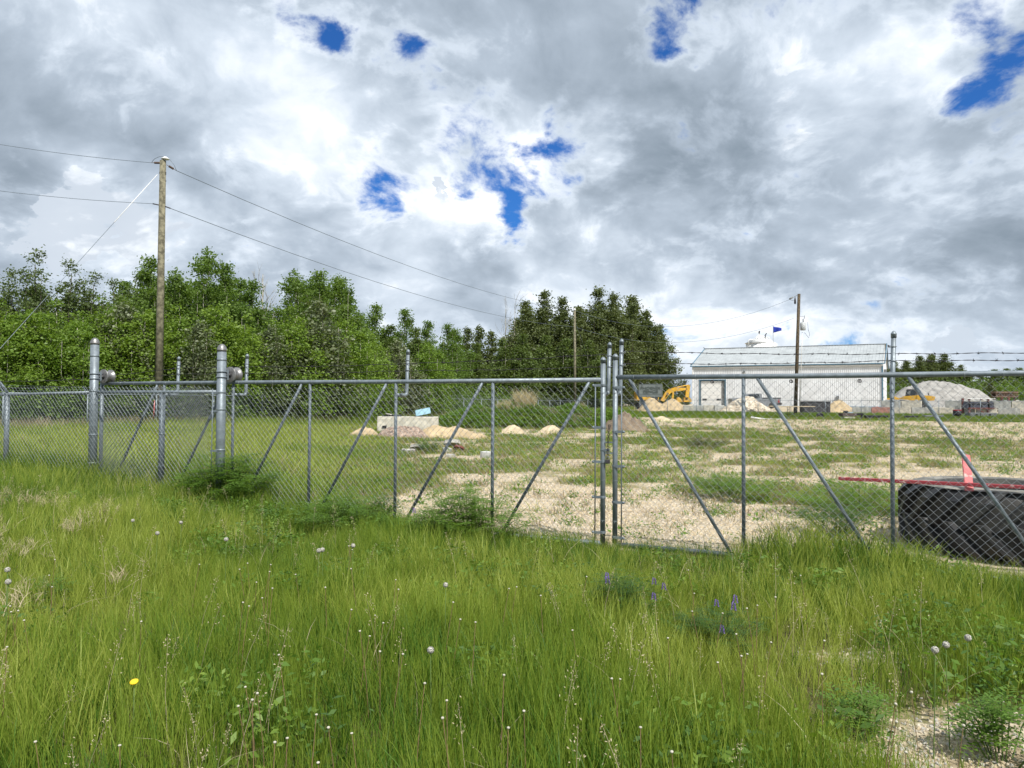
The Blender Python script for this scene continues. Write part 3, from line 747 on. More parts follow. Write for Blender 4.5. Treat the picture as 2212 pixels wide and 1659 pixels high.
pR = thing('utility_pole', 'dark wooden pole with white transformer can in front of the white building', 'pole', prb)
MB().tube([prb, prb.lerp(prt, .5), prt], [.21, .195, .165], 12).build('wooden_pole', WOODD, pR)
def P88(px, py): return at(px, py, 88)
t = MB(); c = P88(1734.5, 713.5); t.lathe(c - Vector((0, 0, .0)), (0, 0, 1), [(0, .27), (.03, .3), (.85, .3), (.9, .24), (.95, .1)], 14)
t.build('transformer_can', mat('pale_grey_enamel', (.46, .48, .48), .5), pR)
t = MB(); t.tube([P88(1735, 697), P88(1735, 689)], .07, 6); t.tube([P88(1737, 689), P88(1738.5, 681)], .03, 5); t.tube([P88(1726, 683), P88(1738, 684)], .02, 4); t.build('bushing', GREYST, pR)
MB().tube([P88(1744.5, 696), P88(1746, 712), P88(1749, 722), P88(1747, 730), P88(1741, 722), P88(1737, 718)], .022, 5).build('loose_cable', GALVD, pR)
MB().tube([P88(1733, 718), P88(1731.5, 760), P88(1728, 872)], .045, 6).build('conduit', WHITEP, pR)
t = MB(); t.tube([P88(1726, 636), P88(1716, 641)], .03, 5); t.lathe(P88(1714, 641.5), (-1, 0, -.5), [(0, .03), (.05, .09), (.5, .09), (.55, .03)], 8); t.build('insulator', GREYST, pR)
t = MB(); t.lathe(P88(1717.5, 657), (0, 0, 1), [(0, .04), (.1, .12), (.5, .1), (.8, .04)], 8); t.tube([P88(1717.5, 648), P88(1712, 649), P88(1706, 647)], .02, 4); t.build('arrester', BLACKM, pR)
# overhead wires
def wire(pts, r, label):
    o = MB().tube(pts, r, 5, caps=False).build('power_line', GALVD); tag(o, label, 'wire', 'overhead power lines')
wire(bent(at(-260, 262, 39), P39(327, 351.5), .25), .012, 'upper overhead wire running left out of frame from the left pole')
wire(bent(at(-260, 372, 39), P39(330, 440), .25), .012, 'lower overhead wire running left out of frame from the left pole')
wire(bent(P39(380, 368), at(1241.5, 671, 101), 1.2), .016, 'upper overhead wire sloping from the left pole to the middle pole')
wire(bent(P39(368, 450), at(1241, 706, 101), 1.2), .016, 'lower overhead wire sloping from the left pole to the middle pole')
wire(bent(at(1241.5, 671, 101), P88(1706, 647), 2.6), .016, 'upper overhead wire from the middle pole to the pole by the building')
wire(bent(at(1241, 706, 101), P88(1714, 688), 2.4), .016, 'lower overhead wire from the middle pole to the pole by the building')

# ------------------------------------------------------------------ white building
def building():
    A = Vector((28.7, 122, 1.05)); d = Vector((.887, -.462, 0)).normalized(); n = Vector((-d.y, d.x, 0)); L = 27.1; Wd = 18.2; H = 6.45; RH = 3.25; up = Vector((0, 0, 1))
    r = thing('metal_building', 'long white metal clad shed with pale ribbed roof and blue corner trim', 'building', A)
    def siding(mb, P, dx, w, hfun, z0=0, sp=.27, skip=None):
        out = dx.cross(up).normalized()
        k = 0; x = 0
        while x < w - 1e-3:
            x1 = min(x + sp, w); a, b = x + .04, x + .09
            for (xa, xb, o0, o1) in ((x, a, 0, 0), (a, a + .015, 0, .06), (a + .015, b, .06, .06), (b, b + .015, .06, 0), (b + .015, x1, 0, 0)):
                if xb > x1: continue
                zs = [(z0, None)]
                lo = z0
                if skip and skip[0] < (xa + xb) / 2 < skip[1]: lo = skip[2]
                mb.add([P + dx * xa + out * o0 + up * lo, P + dx * xb + out * o1 + up * lo, P + dx * xb + out * o1 + up * hfun(xb), P + dx * xa + out * o0 + up * hfun(xa)], [(0, 1, 2, 3)])
            x = x1
    DX0, DX1, DH = 1.05, 5.1, 4.15
    mb = MB(); siding(mb, A, d, L, lambda x: H, 0, .27, (DX0, DX1, DH)); mb.build('front_wall', WHITEW, r)
    gab = lambda x: H + RH * (1 - abs(x - Wd / 2) / (Wd / 2))
    mb = MB(); siding(mb, A + d * L, n, Wd, gab); mb.build('end_wall', WHITEW, r)
    mb = MB(); siding(mb, A + n * Wd, -n, Wd, gab); mb.build('end_wall', WHITEW, r)
    mb = MB(); siding(mb, A + n * Wd + d * L, -d, L, lambda x: H); mb.build('back_wall', WHITEW, r)
    # roof: two ribbed slopes
    for (P, dn, nm) in ((A - n * .35, n, 'front_roof'), (A + n * (Wd + .35) + d * L, -n, 'back_roof')):
        dd = d if nm == 'front_roof' else -d
        e = P - dd * .3 + up * (H - .13 + .06); rdg = P + dn * (Wd / 2 + .35) - dd * .3 + up * (H + RH + .06); mb = MB(); x = 0; w = L + .6
        nn = (rdg - e).cross(dd).normalized(); nn = nn if nn.z > 0 else -nn
        while x < w:
            x1 = min(x + .45, w)
            for (xa, xb, h0, h1) in ((x, x + .36, 0, 0), (x + .36, x + .39, 0, .05), (x + .39, x + .42, .05, .05), (x + .42, x1, .05, 0)):
                if xb > w: continue
                mb.add([e + dd * xa + nn * h0, e + dd * xb + nn * h1, rdg + dd * xb + nn * h1, rdg + dd * xa + nn * h0], [(0, 1, 2, 3)])
            x = x1
        mb.build('roof_slope', ROOFM, r)
    T3 = Matrix.Rotation(math.atan2(d.y, d.x), 3, 'Z')
    MB().box(A + d * L / 2 - n * .32 + up * (H - .10), (L + .6, .07, .14), T3).build('eave_trim', BLUET, r)
    MB().box(A + d * L / 2 - n * .12 + up * (H - .35), (L + .1, .1, .25), T3).build('fascia', WHITEP, r)
    for x in (-.0, L): MB().box(A + d * x - n * .05 + up * (H / 2 - .1), (.2, .2, H - .2), T3).build('corner_trim', BLUET if x else WHITEP, r)
    for x in (-.32, L + .32):
        for (s0, s1) in ((0, 1), (1, 0)):
            pa_ = A + d * x - n * .35 + up * (H - .08) if s0 == 0 else A + d * x + n * (Wd + .35) + up * (H - .08); pb = A + d * x + n * Wd / 2 + up * (H + RH + .10)
            MB().tube([pa_, pb], .09, 4, smooth=False).build('rake_trim', BLUET, r)
    MB().box(A + d * L / 2 + n * Wd / 2 + up * (H + RH + .12), (L + .5, .5, .06), T3).build('ridge_cap', ROOFM, r)
    MB().box(A + d * L / 2 + up * .05 - n * .06, (L, .12, .3), T3).build('base_trim', BLUET, r)
    # overhead door
    fr = MB()
    for x in (DX0 + .05, DX1 - .05): fr.box(A + d * x - n * .02 + up * DH / 2, (.14, .16, DH), T3)
    fr.box(A + d * (DX0 + DX1) / 2 - n * .02 + up * (DH + .05), (DX1 - DX0 + .2, .16, .12), T3)
    fr.build('door_frame', BLUET, r)
    cx = (DX0 + DX1) / 2
    MB().box(A + d * (DX1 - .38) + n * .1 + up * DH / 2, (.55, .03, DH), T3).build('door_reveal', GREYST, r)
    MB().box(A + d * (DX0 + .17) + n * .1 + up * DH / 2, (.12, .03, DH), T3).build('door_reveal', GREYST, r)
    for k in range(7):
        h = (DH - .1) / 7; sec = MB().bevbox(A + d * (cx - .22) + n * .14 + up * (h * (k + .5)), (DX1 - DX0 - .7, .05, h - .02), .015, T3).build('door_panel', WHITEP, r)
        if k == 1:
            for x in (cx - 1.25, cx + .95): MB().box(A + d * x + n * .11 + up * (h * 1.95), (.68, .02, .30), T3).build('window', GLASSD, sec)
    MB().box(A + d * 7.9 - n * .15 + up * (H - 1.05), (.28, .3, .32), T3).build('flood_light', GREYST, r)
    MB().box(A + d * 21.2 - n * .2 + up * 1.35, (.4, .25, .75), T3).build('meter_box', GREYST, r)
    MB().tube([A + d * 21.2 - n * .2, A + d * 21.2 - n * .2 + up * 1.1], .05, 6).build('meter_pipe', GREYST, r)
    q = A + d * (L + .2) + n * Wd / 2 + up * (H + RH - .15); MB().tube([q, q + d * .35 - up * .05, q + d * .5 - up * .25], [.1, .14, .17], 8).build('ridge_light', DARKST, r)
    q = A + d * (L + .35) + n * 1.0 + up * (H - 1.2); MB().box(q, (.4, .5, .6), T3).build('vent_hood', GREYST, r)
    q = A - d * .2 + n * Wd / 2 + up * (H + RH + .1); MB().tube([q, q + up * .2 - d * .35], .06, 6).build('roof_light', GREYST, r)
building()
def silo():
    Y = 150; c = at(1645, 905, Y); c.z = 1.1; r = thing('silo', 'white silo with conical top and pipes, showing above the ridge of the shed', 'silo', c)
    t = at(1643, 731, Y); zc = at(1643, 740, Y).z
    rad = 2.9
    MB().lathe(Vector((c.x, c.y, 1)), (0, 0, 1), [(0, rad), (zc - 1.2, rad)], 24).build('drum', WHITEP, r)
    MB().lathe(Vector((c.x - .2, c.y, zc - .2)), (0, 0, 1), [(0, rad * 1.0), (.02, rad * 1.02), (1.25, rad * .3), (1.5, rad * .22), (1.6, .2)], 24).build('cone_top', WHITEP, r)
    pz = lambda px, py: at(px, py, Y - 1.5)
    f = MB()
    for px in (1616, 1634): f.tube([pz(px if px > 1620 else 1626, 744), pz(1640, 722)], .09, 6)
    f.tube([pz(1649, 742), pz(1640, 722)], .09, 6); f.tube([pz(1631, 735), pz(1647, 734)], .06, 5); f.tube([pz(1640, 722), pz(1640, 717)], .1, 6)
    f.build('tripod_frame', WHITEP, r)
    MB().tube([pz(1640, 720), pz(1640, 717), pz(1641, 715)], .14, 6).build('vent_top', DARKST, r)
    MB().tube([pz(1653, 738), pz(1653, 724), pz(1656, 720)], .1, 6).build('dark_pipe', BLACKM, r)
    for (a, b, h) in ((1651, 1664, 728), (1663, 1670, 735)):
        m = (a + b) / 2; MB().tube([pz(a, 742), pz(a + .5, h + 5), pz(a + 3, h + .5), pz(m, h), pz(b - 3, h + 1), pz(b, h + 6), pz(b, 746)], .09, 7).build('goose_neck_pipe', WHITEP, r)
    MB().tube([pz(1617, 746), pz(1617, 735), pz(1619, 733.5), pz(1627, 733.5)], .11, 7).build('side_pipe', WHITEP, r)
silo()
fp = at(1670.5, 900, 138); fp.z = 1.1; ftop = at(1670, 704, 138)
fl = thing('flagpole', 'thin pole rising behind the shed ridge with a small blue flag', 'flagpole', fp)
MB().tube([fp, ftop], [.07, .04], 8).build('pole', GREYST, fl)
fm = MB(); nx, nz = 10, 5; v = []
for i in range(nx + 1):
    for j in range(nz + 1):
        x = i / nx; dz = (1 - j / nz) * 1.7 * (1 - .45 * x); p = at(1670.5, 705, 138) + Vector((x * 1.5, .12 * math.sin(x * 7), -1.15 * (1 - j / nz) * (1 - .62 * x) - .30 * x))
        v.append(p)
fm.add(v, [(i * (nz + 1) + j, (i + 1) * (nz + 1) + j, (i + 1) * (nz + 1) + j + 1, i * (nz + 1) + j + 1) for i in range(nx) for j in range(nz)], True)
fo = fm.build('flag', FLAGB, fl); sm = fo.modifiers.new('thick', 'SOLIDIFY'); sm.thickness = .02

# ------------------------------------------------------------------ heaps
def heap(name, label, cat, c, rx, ry, h, m, rot=0, seed=0, p=1.1, rough=.2, fine=.05, rings=22, seg=44, tops=None, group=None, parent=None, flat=0):
    """an irregular cone of loose material; c = centre on the ground"""
    x0, y0 = c[0], c[1]; z0 = gzf(x0, y0)
    vs = [(0, 0, h)]; fs = []
    ca, sa = math.cos(rot), math.sin(rot)
    for i in range(1, rings + 1):
        t = i / rings
        for k in range(seg):
            a = 2 * math.pi * k / seg; lob = 1 + .22 * (float(fbm(math.cos(a) * 2 + seed * 3.1 + 50, math.sin(a) * 2 + 50, 1.2, 3)) - .5) * 2
            x = math.cos(a) * rx * t * lob; y = math.sin(a) * ry * t * lob
            if tops: hh = sum((g_h * max(0, 1 - (math.sqrt(((x - gx) / g_r) ** 2 + (y / (g_r * ry / rx)) ** 2 + .06) - .245) / .79) ** p) ** 4 for (gx, g_r, g_h) in tops) ** .25
            else: hh = h * max(0, 1 - (math.sqrt(max(0, t - flat) ** 2 + .05) - .2236) / (math.sqrt((1 - flat) ** 2 + .05) - .2236)) ** p
            nz = float(fbm(x + seed * 7.7 + 90, y + 60, max(rx * .35, .2), 4)) - .5; nf = float(fbm(x + seed, y + 33, max(rx * .06, .07), 2)) - .5
            z = hh * (1 + rough * 2.2 * nz) + (fine * h * nf * 2) * (1 - t ** 4)
            X, Y = x0 + x * ca - y * sa, y0 + x * sa + y * ca
            vs.append((X - x0, Y - y0, max(z, 0) * (1 - t ** 8) - .12 * t ** 3 + gzf(X, Y) - z0))
    if tops: vs[0] = (0, 0, sum(vs[k + 1][2] for k in range(seg)) / seg)
    for k in range(seg): fs.append((0, 1 + k, 1 + (k + 1) % seg))
    for i in range(rings - 1):
        for k in range(seg):
            a = 1 + i * seg; fs.append((a + k, a + seg + k, a + seg + (k + 1) % seg, a + (k + 1) % seg))
    me = bpy.data.meshes.new(name); me.from_pydata(vs, [], fs); me.polygons.foreach_set('use_smooth', [True] * len(fs)); me.materials.append(m)
    if parent is not None:
        o = link(name, me, parent); return o
    o = link(name, me); o.location = (x0, y0, z0); return tag(o, label, cat, group)
def gp(px, py, z=0.0):
    d = ray(px, py); t = (z - EYE) / d.z; return Vector((0, 0, EYE)) + d * t
def rockmesh(seed, m, s=1.0, name='rock'):
    rr = random.Random(seed); me = bpy.data.meshes.new(name)
    import bmesh
    bm = bmesh.new(); bmesh.ops.create_icosphere(bm, subdivisions=1, radius=s)
    for v in bm.verts: v.co *= rr.uniform(.72, 1.15); v.co.z *= .7; v.co.y *= .85
    bm.to_mesh(me); bm.free(); me.materials.append(m); return me
def stones_on(name, m, parent, c, rx, ry, hfun, n, smin, smax, seed=0, world=False):
    """joined broken stones lying on a heap"""
    rr = random.Random(seed); mb = MB(); src = [rockmesh(seed + k, m) for k in range(4)]
    for i in range(n):
        a = rr.uniform(0, 6.283); t = math.sqrt(rr.random()); x = math.cos(a) * rx * t; y = math.sin(a) * ry * t
        z = hfun(t); s = rr.uniform(smin, smax); me = src[i % 4]; M = Euler((rr.uniform(0, 6), rr.uniform(0, 6), rr.uniform(0, 6))).to_matrix()
        o = Vector((c[0] + x, c[1] + y, gzf(c[0] + x, c[1] + y) + z))
        mb.add([M @ v.co * s + o for v in me.vertices], [tuple(p.vertices) for p in me.polygons])
    for q in src: bpy.data.meshes.remove(q)
    o = mb.build(name, m, parent); o['kind'] = 'stuff'; return o

heap('sand_pile', 'small orange sand pile left of the concrete trough', 'sand pile', gp(787, 944), .95, .8, .45, SANDM, seed=1)
h = gp(868, 946); rt = thing('gravel_pile', 'pinkish crushed gravel pile with weeds in front of the concrete trough', 'gravel pile', (h.x, h.y, gzf(h.x, h.y)))
heap('gravel_body', None, None, h, 1.45, 1.1, .5, PINKG, seed=2, parent=rt, flat=.2, rough=.3)
stones_on('loose_stones', PINKG, rt, h, 1.3, 1., lambda t: .46 * max(0, 1 - max(0, t - .2) / .8) ** 1.2, 260, .025, .07, 5)
heap('sand_pile', 'wide orange sand pile right of the concrete trough with two humps', 'sand pile', gp(975, 946), 1.9, 1.2, .55, SANDM, seed=3, tops=[(-.7, 1.1, .56), (.2, 1.2, .5), (1.2, .8, .25)])
heap('sand_pile', 'small pale sand pile in front of the overgrown mound', 'sand pile', gp(1108, 936), .85, .6, .40, SANDP, seed=4)
heap('sand_pile', 'low pale sand pile right of the overgrown mound, left of the gate uprights', 'sand pile', gp(1190, 937), .85, .6, .38, SANDP, seed=5)
heap('dirt_pile', 'brown dirt heap seen between the gate uprights and the first right brace', 'dirt pile', gp(1350, 932), 1.5, 1.2, .95, DIRTB, seed=6, rough=.4, fine=.16)
heap('dirt_pile', 'low light dirt heap beside the overgrown mound, left of the brown heap', 'dirt pile', gp(1270, 926), .95, .8, .5, SANDP, seed=7, rough=.2)
heap('sand_pile', 'flat long sand spill at the edge of the far grass strip', 'sand pile', gp(1460, 911), 2.6, 1.6, .35, SANDP, seed=8, tops=[(-1.2, 1.2, .45), (.6, 2, .22)])
c = at(1432, 890, 101); heap('sand_pile', 'large tan sand pile with two humps in front of the yellow excavator', 'sand pile', c, 3.6, 2.2, 1.9, SANDM, seed=9, tops=[(-1.6, 2.4, 1.95), (1.2, 2.6, 1.8)], rough=.1)
c = at(1612, 890, 97); rt = thing('rock_pile', 'heap of pale broken rock in front of the parked pickup', 'rock pile', (c.x, c.y, gzf(c.x, c.y)))
heap('rock_body', None, None, c, 4.0, 2.6, 2.0, ROCKM, seed=10, parent=rt, p=1.15, fine=.08)
stones_on('broken_rocks', ROCKM, rt, c, 3.9, 2.4, lambda t: 2.0 * max(0, 1 - t) ** 1.15 + .02, 1500, .06, .17, 9)
c = at(1800, 895, 94); heap('sand_pile', 'tan sand pile at the right corner of the white shed, left of the blocks', 'sand pile', at(1812, 893, 95), 2.5, 1.6, 1.45, SANDM, seed=11)
c = at(2030, 890, 131); heap('gravel_pile', 'huge grey gravel stockpile behind the yellow loader and concrete blocks', 'gravel pile', c, 10.6, 7, 4.7, GRAVG, seed=12, p=1.0, rough=.12, fine=.05, rings=44, seg=90,
     tops=[(-5.6, 5.2, 2.9), (-3.4, 7, 3.75), (-1.0, 8.5, 3.9), (1.5, 8.8, 3.8), (3.8, 7, 3.3), (6, 5, 2.4)])

# overgrown mound
MC = gp(1165, 928); MC = Vector((MC.x, MC.y + 2.5, 0))
mound = thing('overgrown_mound', 'green weed covered earth mound topped with dry grass, left of the gate uprights', 'mound', (MC.x, MC.y, gzf(MC.x, MC.y)))
MOUND_TOPS = [(-3.6, 3.0, 1.15), (-1.0, 3.4, 1.5), (2.0, 3.2, 1.25), (4.2, 2.6, 1.1)]
heap('earth_body', None, None, MC, 6.2, 3.4, 1.4, mat('mound_soil', (.09, .085, .04), .95, 0, .2, 3), seed=14, parent=mound, tops=MOUND_TOPS, p=.8)
def mound_h(x, y):
    return np.maximum.reduce([gh * np.maximum(0, 1 - np.hypot((x - gx) / gr, y / (gr * 3.4 / 6.2))) ** .8 for (gx, gr, gh) in MOUND_TOPS])

# ------------------------------------------------------------------ concrete trough, foam, debris in the yard
def oriented(c, ang): return Matrix.Rotation(ang, 3, 'Z')
def trough():
    c = gp(880, 934); c = Vector((c.x, c.y, gzf(c.x, c.y))); r = thing('concrete_trough', 'long low pale concrete barrier with a dark hole in its left end', 'concrete barrier', c); M = Matrix.Rotation(R(4), 3, 'Z')
    b = MB(); b.bevbox(c + Vector((0, .3, .38)), (3.0, .75, .78), .03, M); b.build('block', CONC, r)
    b = MB(); b.bevbox(c + M @ Vector((-1.15, -.09, .35)), (.66, .05, .7), .02, M); b.build('end_face', CONC, r)
    b = MB(); b.prism([c + M @ Vector(q) for q in ((-1.27, -.125, .18), (-1.03, -.125, .18), (-1.0, -.125, .34), (-1.22, -.125, .31))], (0, 0, 0), (0, .02, 0)); b.build('hole', BLACKP, r)
    f = thing('foam_block', 'light blue foam block tilted on the right end of the concrete barrier', 'foam block', c + Vector((.75, .3, .77)))
    MB().bevbox(c + Vector((.72, .3, 1.0)), (.74, .5, .30), .015, Matrix.Rotation(R(-12), 3, 'Y') @ Matrix.Rotation(R(10), 3, 'Z')).build('slab', FOAMB, f)
    MB().box(c + Vector((.75, .3, .795)), (.95, .5, .03), M).build('dark_board', BLACKP, f)
    t = MB()
    for (x, y, z, w) in ((-1.1, .2, .80, .3), (-.85, .25, .83, .35), (-.5, .2, .80, .35)): t.bevbox(c + Vector((x, y, z)), (w, .35, .07), .02, Matrix.Rotation(x * 3, 3, 'Z') @ Matrix.Rotation(.12 * math.sin(x * 9), 3, 'Y'))
    o = t.build('crumpled_sheet', BLACKP); tag(o, 'crumpled black sheeting on the left end of the concrete barrier', 'plastic sheet')
    t = MB(); t.bevbox(c + Vector((-.95, .15, .88)), (.3, .25, .06), .02, Matrix.Rotation(.2, 3, 'Y')); o = t.build('stone_slab', ROCKG); tag(o, 'grey flat stone lying on the black sheeting on the barrier', 'stone')
trough()
def slab(px, py, w, d, h, rx, rz, label, m=ROCKG, seed=0, zo=0):
    c = gp(px, py); c = Vector((c.x, c.y, gzf(c.x, c.y) + zo)); rr = random.Random(seed); n = 7; poly = []
    M = Matrix.Rotation(rz, 3, 'Z') @ Matrix.Rotation(rx, 3, 'X')
    b = MB(); top = []; bot = []
    for k in range(n):
        a = 6.283 * k / n; q = Vector((math.cos(a) * w / 2 * rr.uniform(.75, 1.1), math.sin(a) * d / 2 * rr.uniform(.75, 1.1), 0)); top.append(M @ (q * .93 + Vector((0, 0, h))) + c); bot.append(M @ q + c)
    b.add(top + bot, [tuple(range(n)), tuple(range(2 * n - 1, n - 1, -1))] + [(i, i + n, (i + 1) % n + n, (i + 1) % n) for i in range(n)])
    return tag(b.build('concrete_rubble', m), label, 'rubble', 'broken concrete lying in the yard')
slab(885, 984, .42, .35, .16, .1, .3, 'broken concrete chunk in front of the two other left chunks', seed=1)
slab(899, 977, .42, .4, .09, -.5, .1, 'broken concrete slab tilted over a dark gap, left rubble group', seed=2, zo=.12)
slab(874, 981, .3, .3, .14, .2, 1.0, 'broken concrete chunk leftmost in the left rubble group', seed=3)
slab(978, 968, .62, .5, .12, -.35, .2, 'large pale concrete slab leaning up, right rubble group', seed=4, zo=.14)
slab(965, 976, .4, .35, .12, .2, .9, 'pale concrete chunk at the left foot of the leaning slab', seed=5)
slab(990, 973, .42, .35, .07, -.6, -.4, 'rust brown broken sheet under the leaning slab', m=RUST, seed=6, zo=.05)
slab(972, 988, .35, .25, .08, .1, .2, 'small flat concrete piece in the weeds below the leaning slab', seed=7)
slab(1051, 987, .36, .3, .17, .1, .4, 'grey lump of rubble alone, left of the third upright brace', m=CONCG, seed=8)
c = gp(1645, 912); o = MB().tube([at(1622, 902.3, 77.5), at(1636, 904.3, 77.2), at(1652, 905, 77), at(1684, 905.6, 77), at(1702, 906, 76.9)], [.13, .11, .06, .05, .03], 8).build('plastic_pipe', WHITEF); tag(o, 'long white plastic pipe lying in the far grass strip', 'pipe')

# ------------------------------------------------------------------ tractor tyre, plank, stake
RUBL = mat('dusty_lug_rubber', (.016, .017, .02), .5, 0, .3, 3, .002, 60, col2=(.040, .040, .036), spec=.4)
def tyre():
    C = Vector((5.15, 8.05, 0)); C.z = gzf(C.x, C.y) - .02; Rr = 1.0; Wd = .72
    r = thing('tractor_tyre', 'huge black tractor tyre lying flat behind the right gate leaf', 'tyre', C)
    prof = [(.0, .62), (.02, .66), (.03, .80), (.05, .86), (.10, .90), (.2, .912), (.36, .918), (.52, .912), (.62, .90), (.67, .86), (.69, .80), (.70, .66), (.68, .60), (.62, .56), (.60, .54), (.56, .56), (.5, .66), (.4, .76), (.2, .78), (.05, .62), (.0, .60)]
    seg = 72; vs = []; fs = []
    for (z, rad) in prof:
        for k in range(seg): a = 2 * math.pi * k / seg; vs.append(C + Vector((math.cos(a) * rad, math.sin(a) * rad, z)))
    for i in range(len(prof) - 1):
        for k in range(seg): fs.append((i * seg + k, i * seg + (k + 1) % seg, (i + 1) * seg + (k + 1) % seg, (i + 1) * seg + k))
    MB().add(vs, fs, True).build('casing', RUBBER, r)
    b = MB(); b.lathe(C + Vector((0, 0, .685)), (0, 0, 1), [(0, .86), (.012, .85), (.016, .72), (.0, .66)], 60); 
    b = MB(); vs = []; fs = []
    for (rad, z) in ((.875, .688), (.84, .703), (.70, .706), (.64, .696)):
        for k in range(seg): a = 2 * math.pi * k / seg; vs.append(C + Vector((math.cos(a) * rad, math.sin(a) * rad, z)))
    for i in range(3):
        for k in range(seg): fs.append((i * seg + k, i * seg + (k + 1) % seg, (i + 1) * seg + (k + 1) % seg, (i + 1) * seg + k))
    b.add(vs, fs, True).build('sidewall', RUBBERP, r)
    # lugs: two rows of slanting bars meeting in a chevron
    N = 20; rr = random.Random(4)
    for row in (0, 1):
        for k in range(N):
            a0 = 2 * math.pi * (k + .5 * row) / N; vs = []; S = 7; wdt = .082
            for i in range(S + 1):
                t = i / S
                z = (.33 + .355 * t) if row == 0 else (.37 - .355 * t)
                a = a0 + t * .34 ; rad_b = .90 if t < .8 else .90 - (t - .8) * .25; rad_t = 1.0 if t < .75 else 1.0 - (t - .75) * .34
                wa = wdt * (1.0 + .35 * t)
                for (da, rd) in ((-wa / 2 - .02, rad_b - .02), (-wa / 2 + .008, rad_t), (wa / 2 - .008, rad_t), (wa / 2 + .02, rad_b - .02)):
                    vs.append(C + Vector((math.cos(a + da) * rd, math.sin(a + da) * rd, z)))
            fs = [(i * 4 + j, i * 4 + j + 1, (i + 1) * 4 + j + 1, (i + 1) * 4 + j) for i in range(S) for j in range(3)] + [(0, 1, 2, 3), (S * 4 + 3, S * 4 + 2, S * 4 + 1, S * 4)]
            MB().add(vs, fs).build('tread_lug', RUBL, r)
    return C
TC = tyre()
a = at(1812, 1033.5, 8.2); b = at(2290, 1056, 7.05)
pk = (b - a); pl_ = MB(); up = Vector((0, 0, 1)); d = pk.normalized(); w = d.cross(up).normalized()
for s in (0,):
    M = Matrix((d, -w, up)).transposed()
    pl_.bevbox((a + b) / 2, (pk.length, .05, .034), .004, M)
tag(pl_.build('plank', REDP), 'long dark red painted plank lying across the tractor tyre', 'plank')
a = at(2094, 1063, 7.50); b = at(2086, 983, 7.75); d = (b - a).normalized(); w = Vector((1, -.3, 0)).normalized(); w = (w - d * w.dot(d)).normalized(); nn = d.cross(w)
M = Matrix((w, nn, d)).transposed()
tag(MB().bevbox((a + b) / 2, (.075, .03, (b - a).length), .006, M).build('painted_board', PINKP), 'short faded pink red board standing up against the tyre behind the plank', 'board')
a = gp(331, 935); a = at(331.5, 905, 36.4); b = at(334, 865, 36.4)
tag(MB().tube([a, b], .022, 6).build('stake', PINKP), 'thin red stake standing at a post of the left fence near the wooden pole', 'stake')

# ------------------------------------------------------------------ machines and yard things behind the far fence
def c5(x, y): return ((3300 + x * .3315) / 1.8228, (1250 + y * .3315) / 1.8228)
def P5(x, y, Y): return at(*c5(x, y), Y)
RDv = Vector(RD).normalized()
def blocks():
    A0 = P5(172, 1100, 93); ang = math.atan2(RDv.y, RDv.x); M = Matrix.Rotation(ang, 3, 'Z')
    def block(c, m, label):
        r = thing('concrete_block', label, 'concrete block', c, group='interlocking concrete blocks')
        b = MB(); b.bevbox(c + Vector((0, 0, .41)), (2.06, .8, .81), .03, M)
        for s in (-.5, .5): b.bevbox(c + M @ Vector((s, 0, .86)), (.3, .3, .10), .02, M)
        b.build('block', m, r)
        return r
    mats_ = [CONCG, CONCR] + [CONC, CONCG] * 8
    ords = ['first', 'second', 'third', 'fourth', 'fifth', 'sixth', 'seventh', 'eighth', 'ninth', 'tenth', 'eleventh']
    for k in range(11):
        c = A0 + RDv * (1.05 + k * 2.12); c.z = gzf(c.x, c.y) - .02 if False else .40
        lab = 'grey concrete block at the left end of the lower row, beside the sand pile' if k == 0 else ('reddish concrete block in the lower row' if k == 1 else '%s grey block right of the reddish one in the lower row' % ords[k - 2])
        block(c, mats_[k], lab)
    nn = Vector((.539, .842, 0))
    ks = [1.5, 2.5, 4.6, 5.6, 6.6, 7.6, 8.6, 9.6, 10.6]
    for j, k in enumerate(ks):
        c = A0 + RDv * (1.05 + k * 2.12) + nn * .12; c.z = 1.225
        lab = ['upper row block at the left end, above the reddish block', 'upper row block just left of the yellow loader wheel'][j] if j < 2 else '%s upper row block to the right of the loader wheel' % ords[j - 2]
        block(c, [CONCG, CONC][j % 2], lab)
    # a second short row near the overhead door
    for j, px in enumerate((1487, 1508, 1530, 1553)):
        c = at(px, 893, 99); c.z = gzf(c.x, c.y) + .15
        r = thing('concrete_block', ['pale block nearest the sand pile in the short row by the shed door', 'second block from the sand pile in the short row by the shed door', 'third block from the sand pile in the short row by the shed door', 'rightmost block in the short row by the shed door, beside the rock pile'][j], 'concrete block', c, group='interlocking concrete blocks')
        MB().bevbox(c + Vector((0, 0, .4)), (1.28, .7, .78 - .05 * (j % 2)), .04, Matrix.Rotation(R(-20 + 6 * j), 3, 'Z')).build('block', [CONC, CONCG][j % 2], r)
blocks()

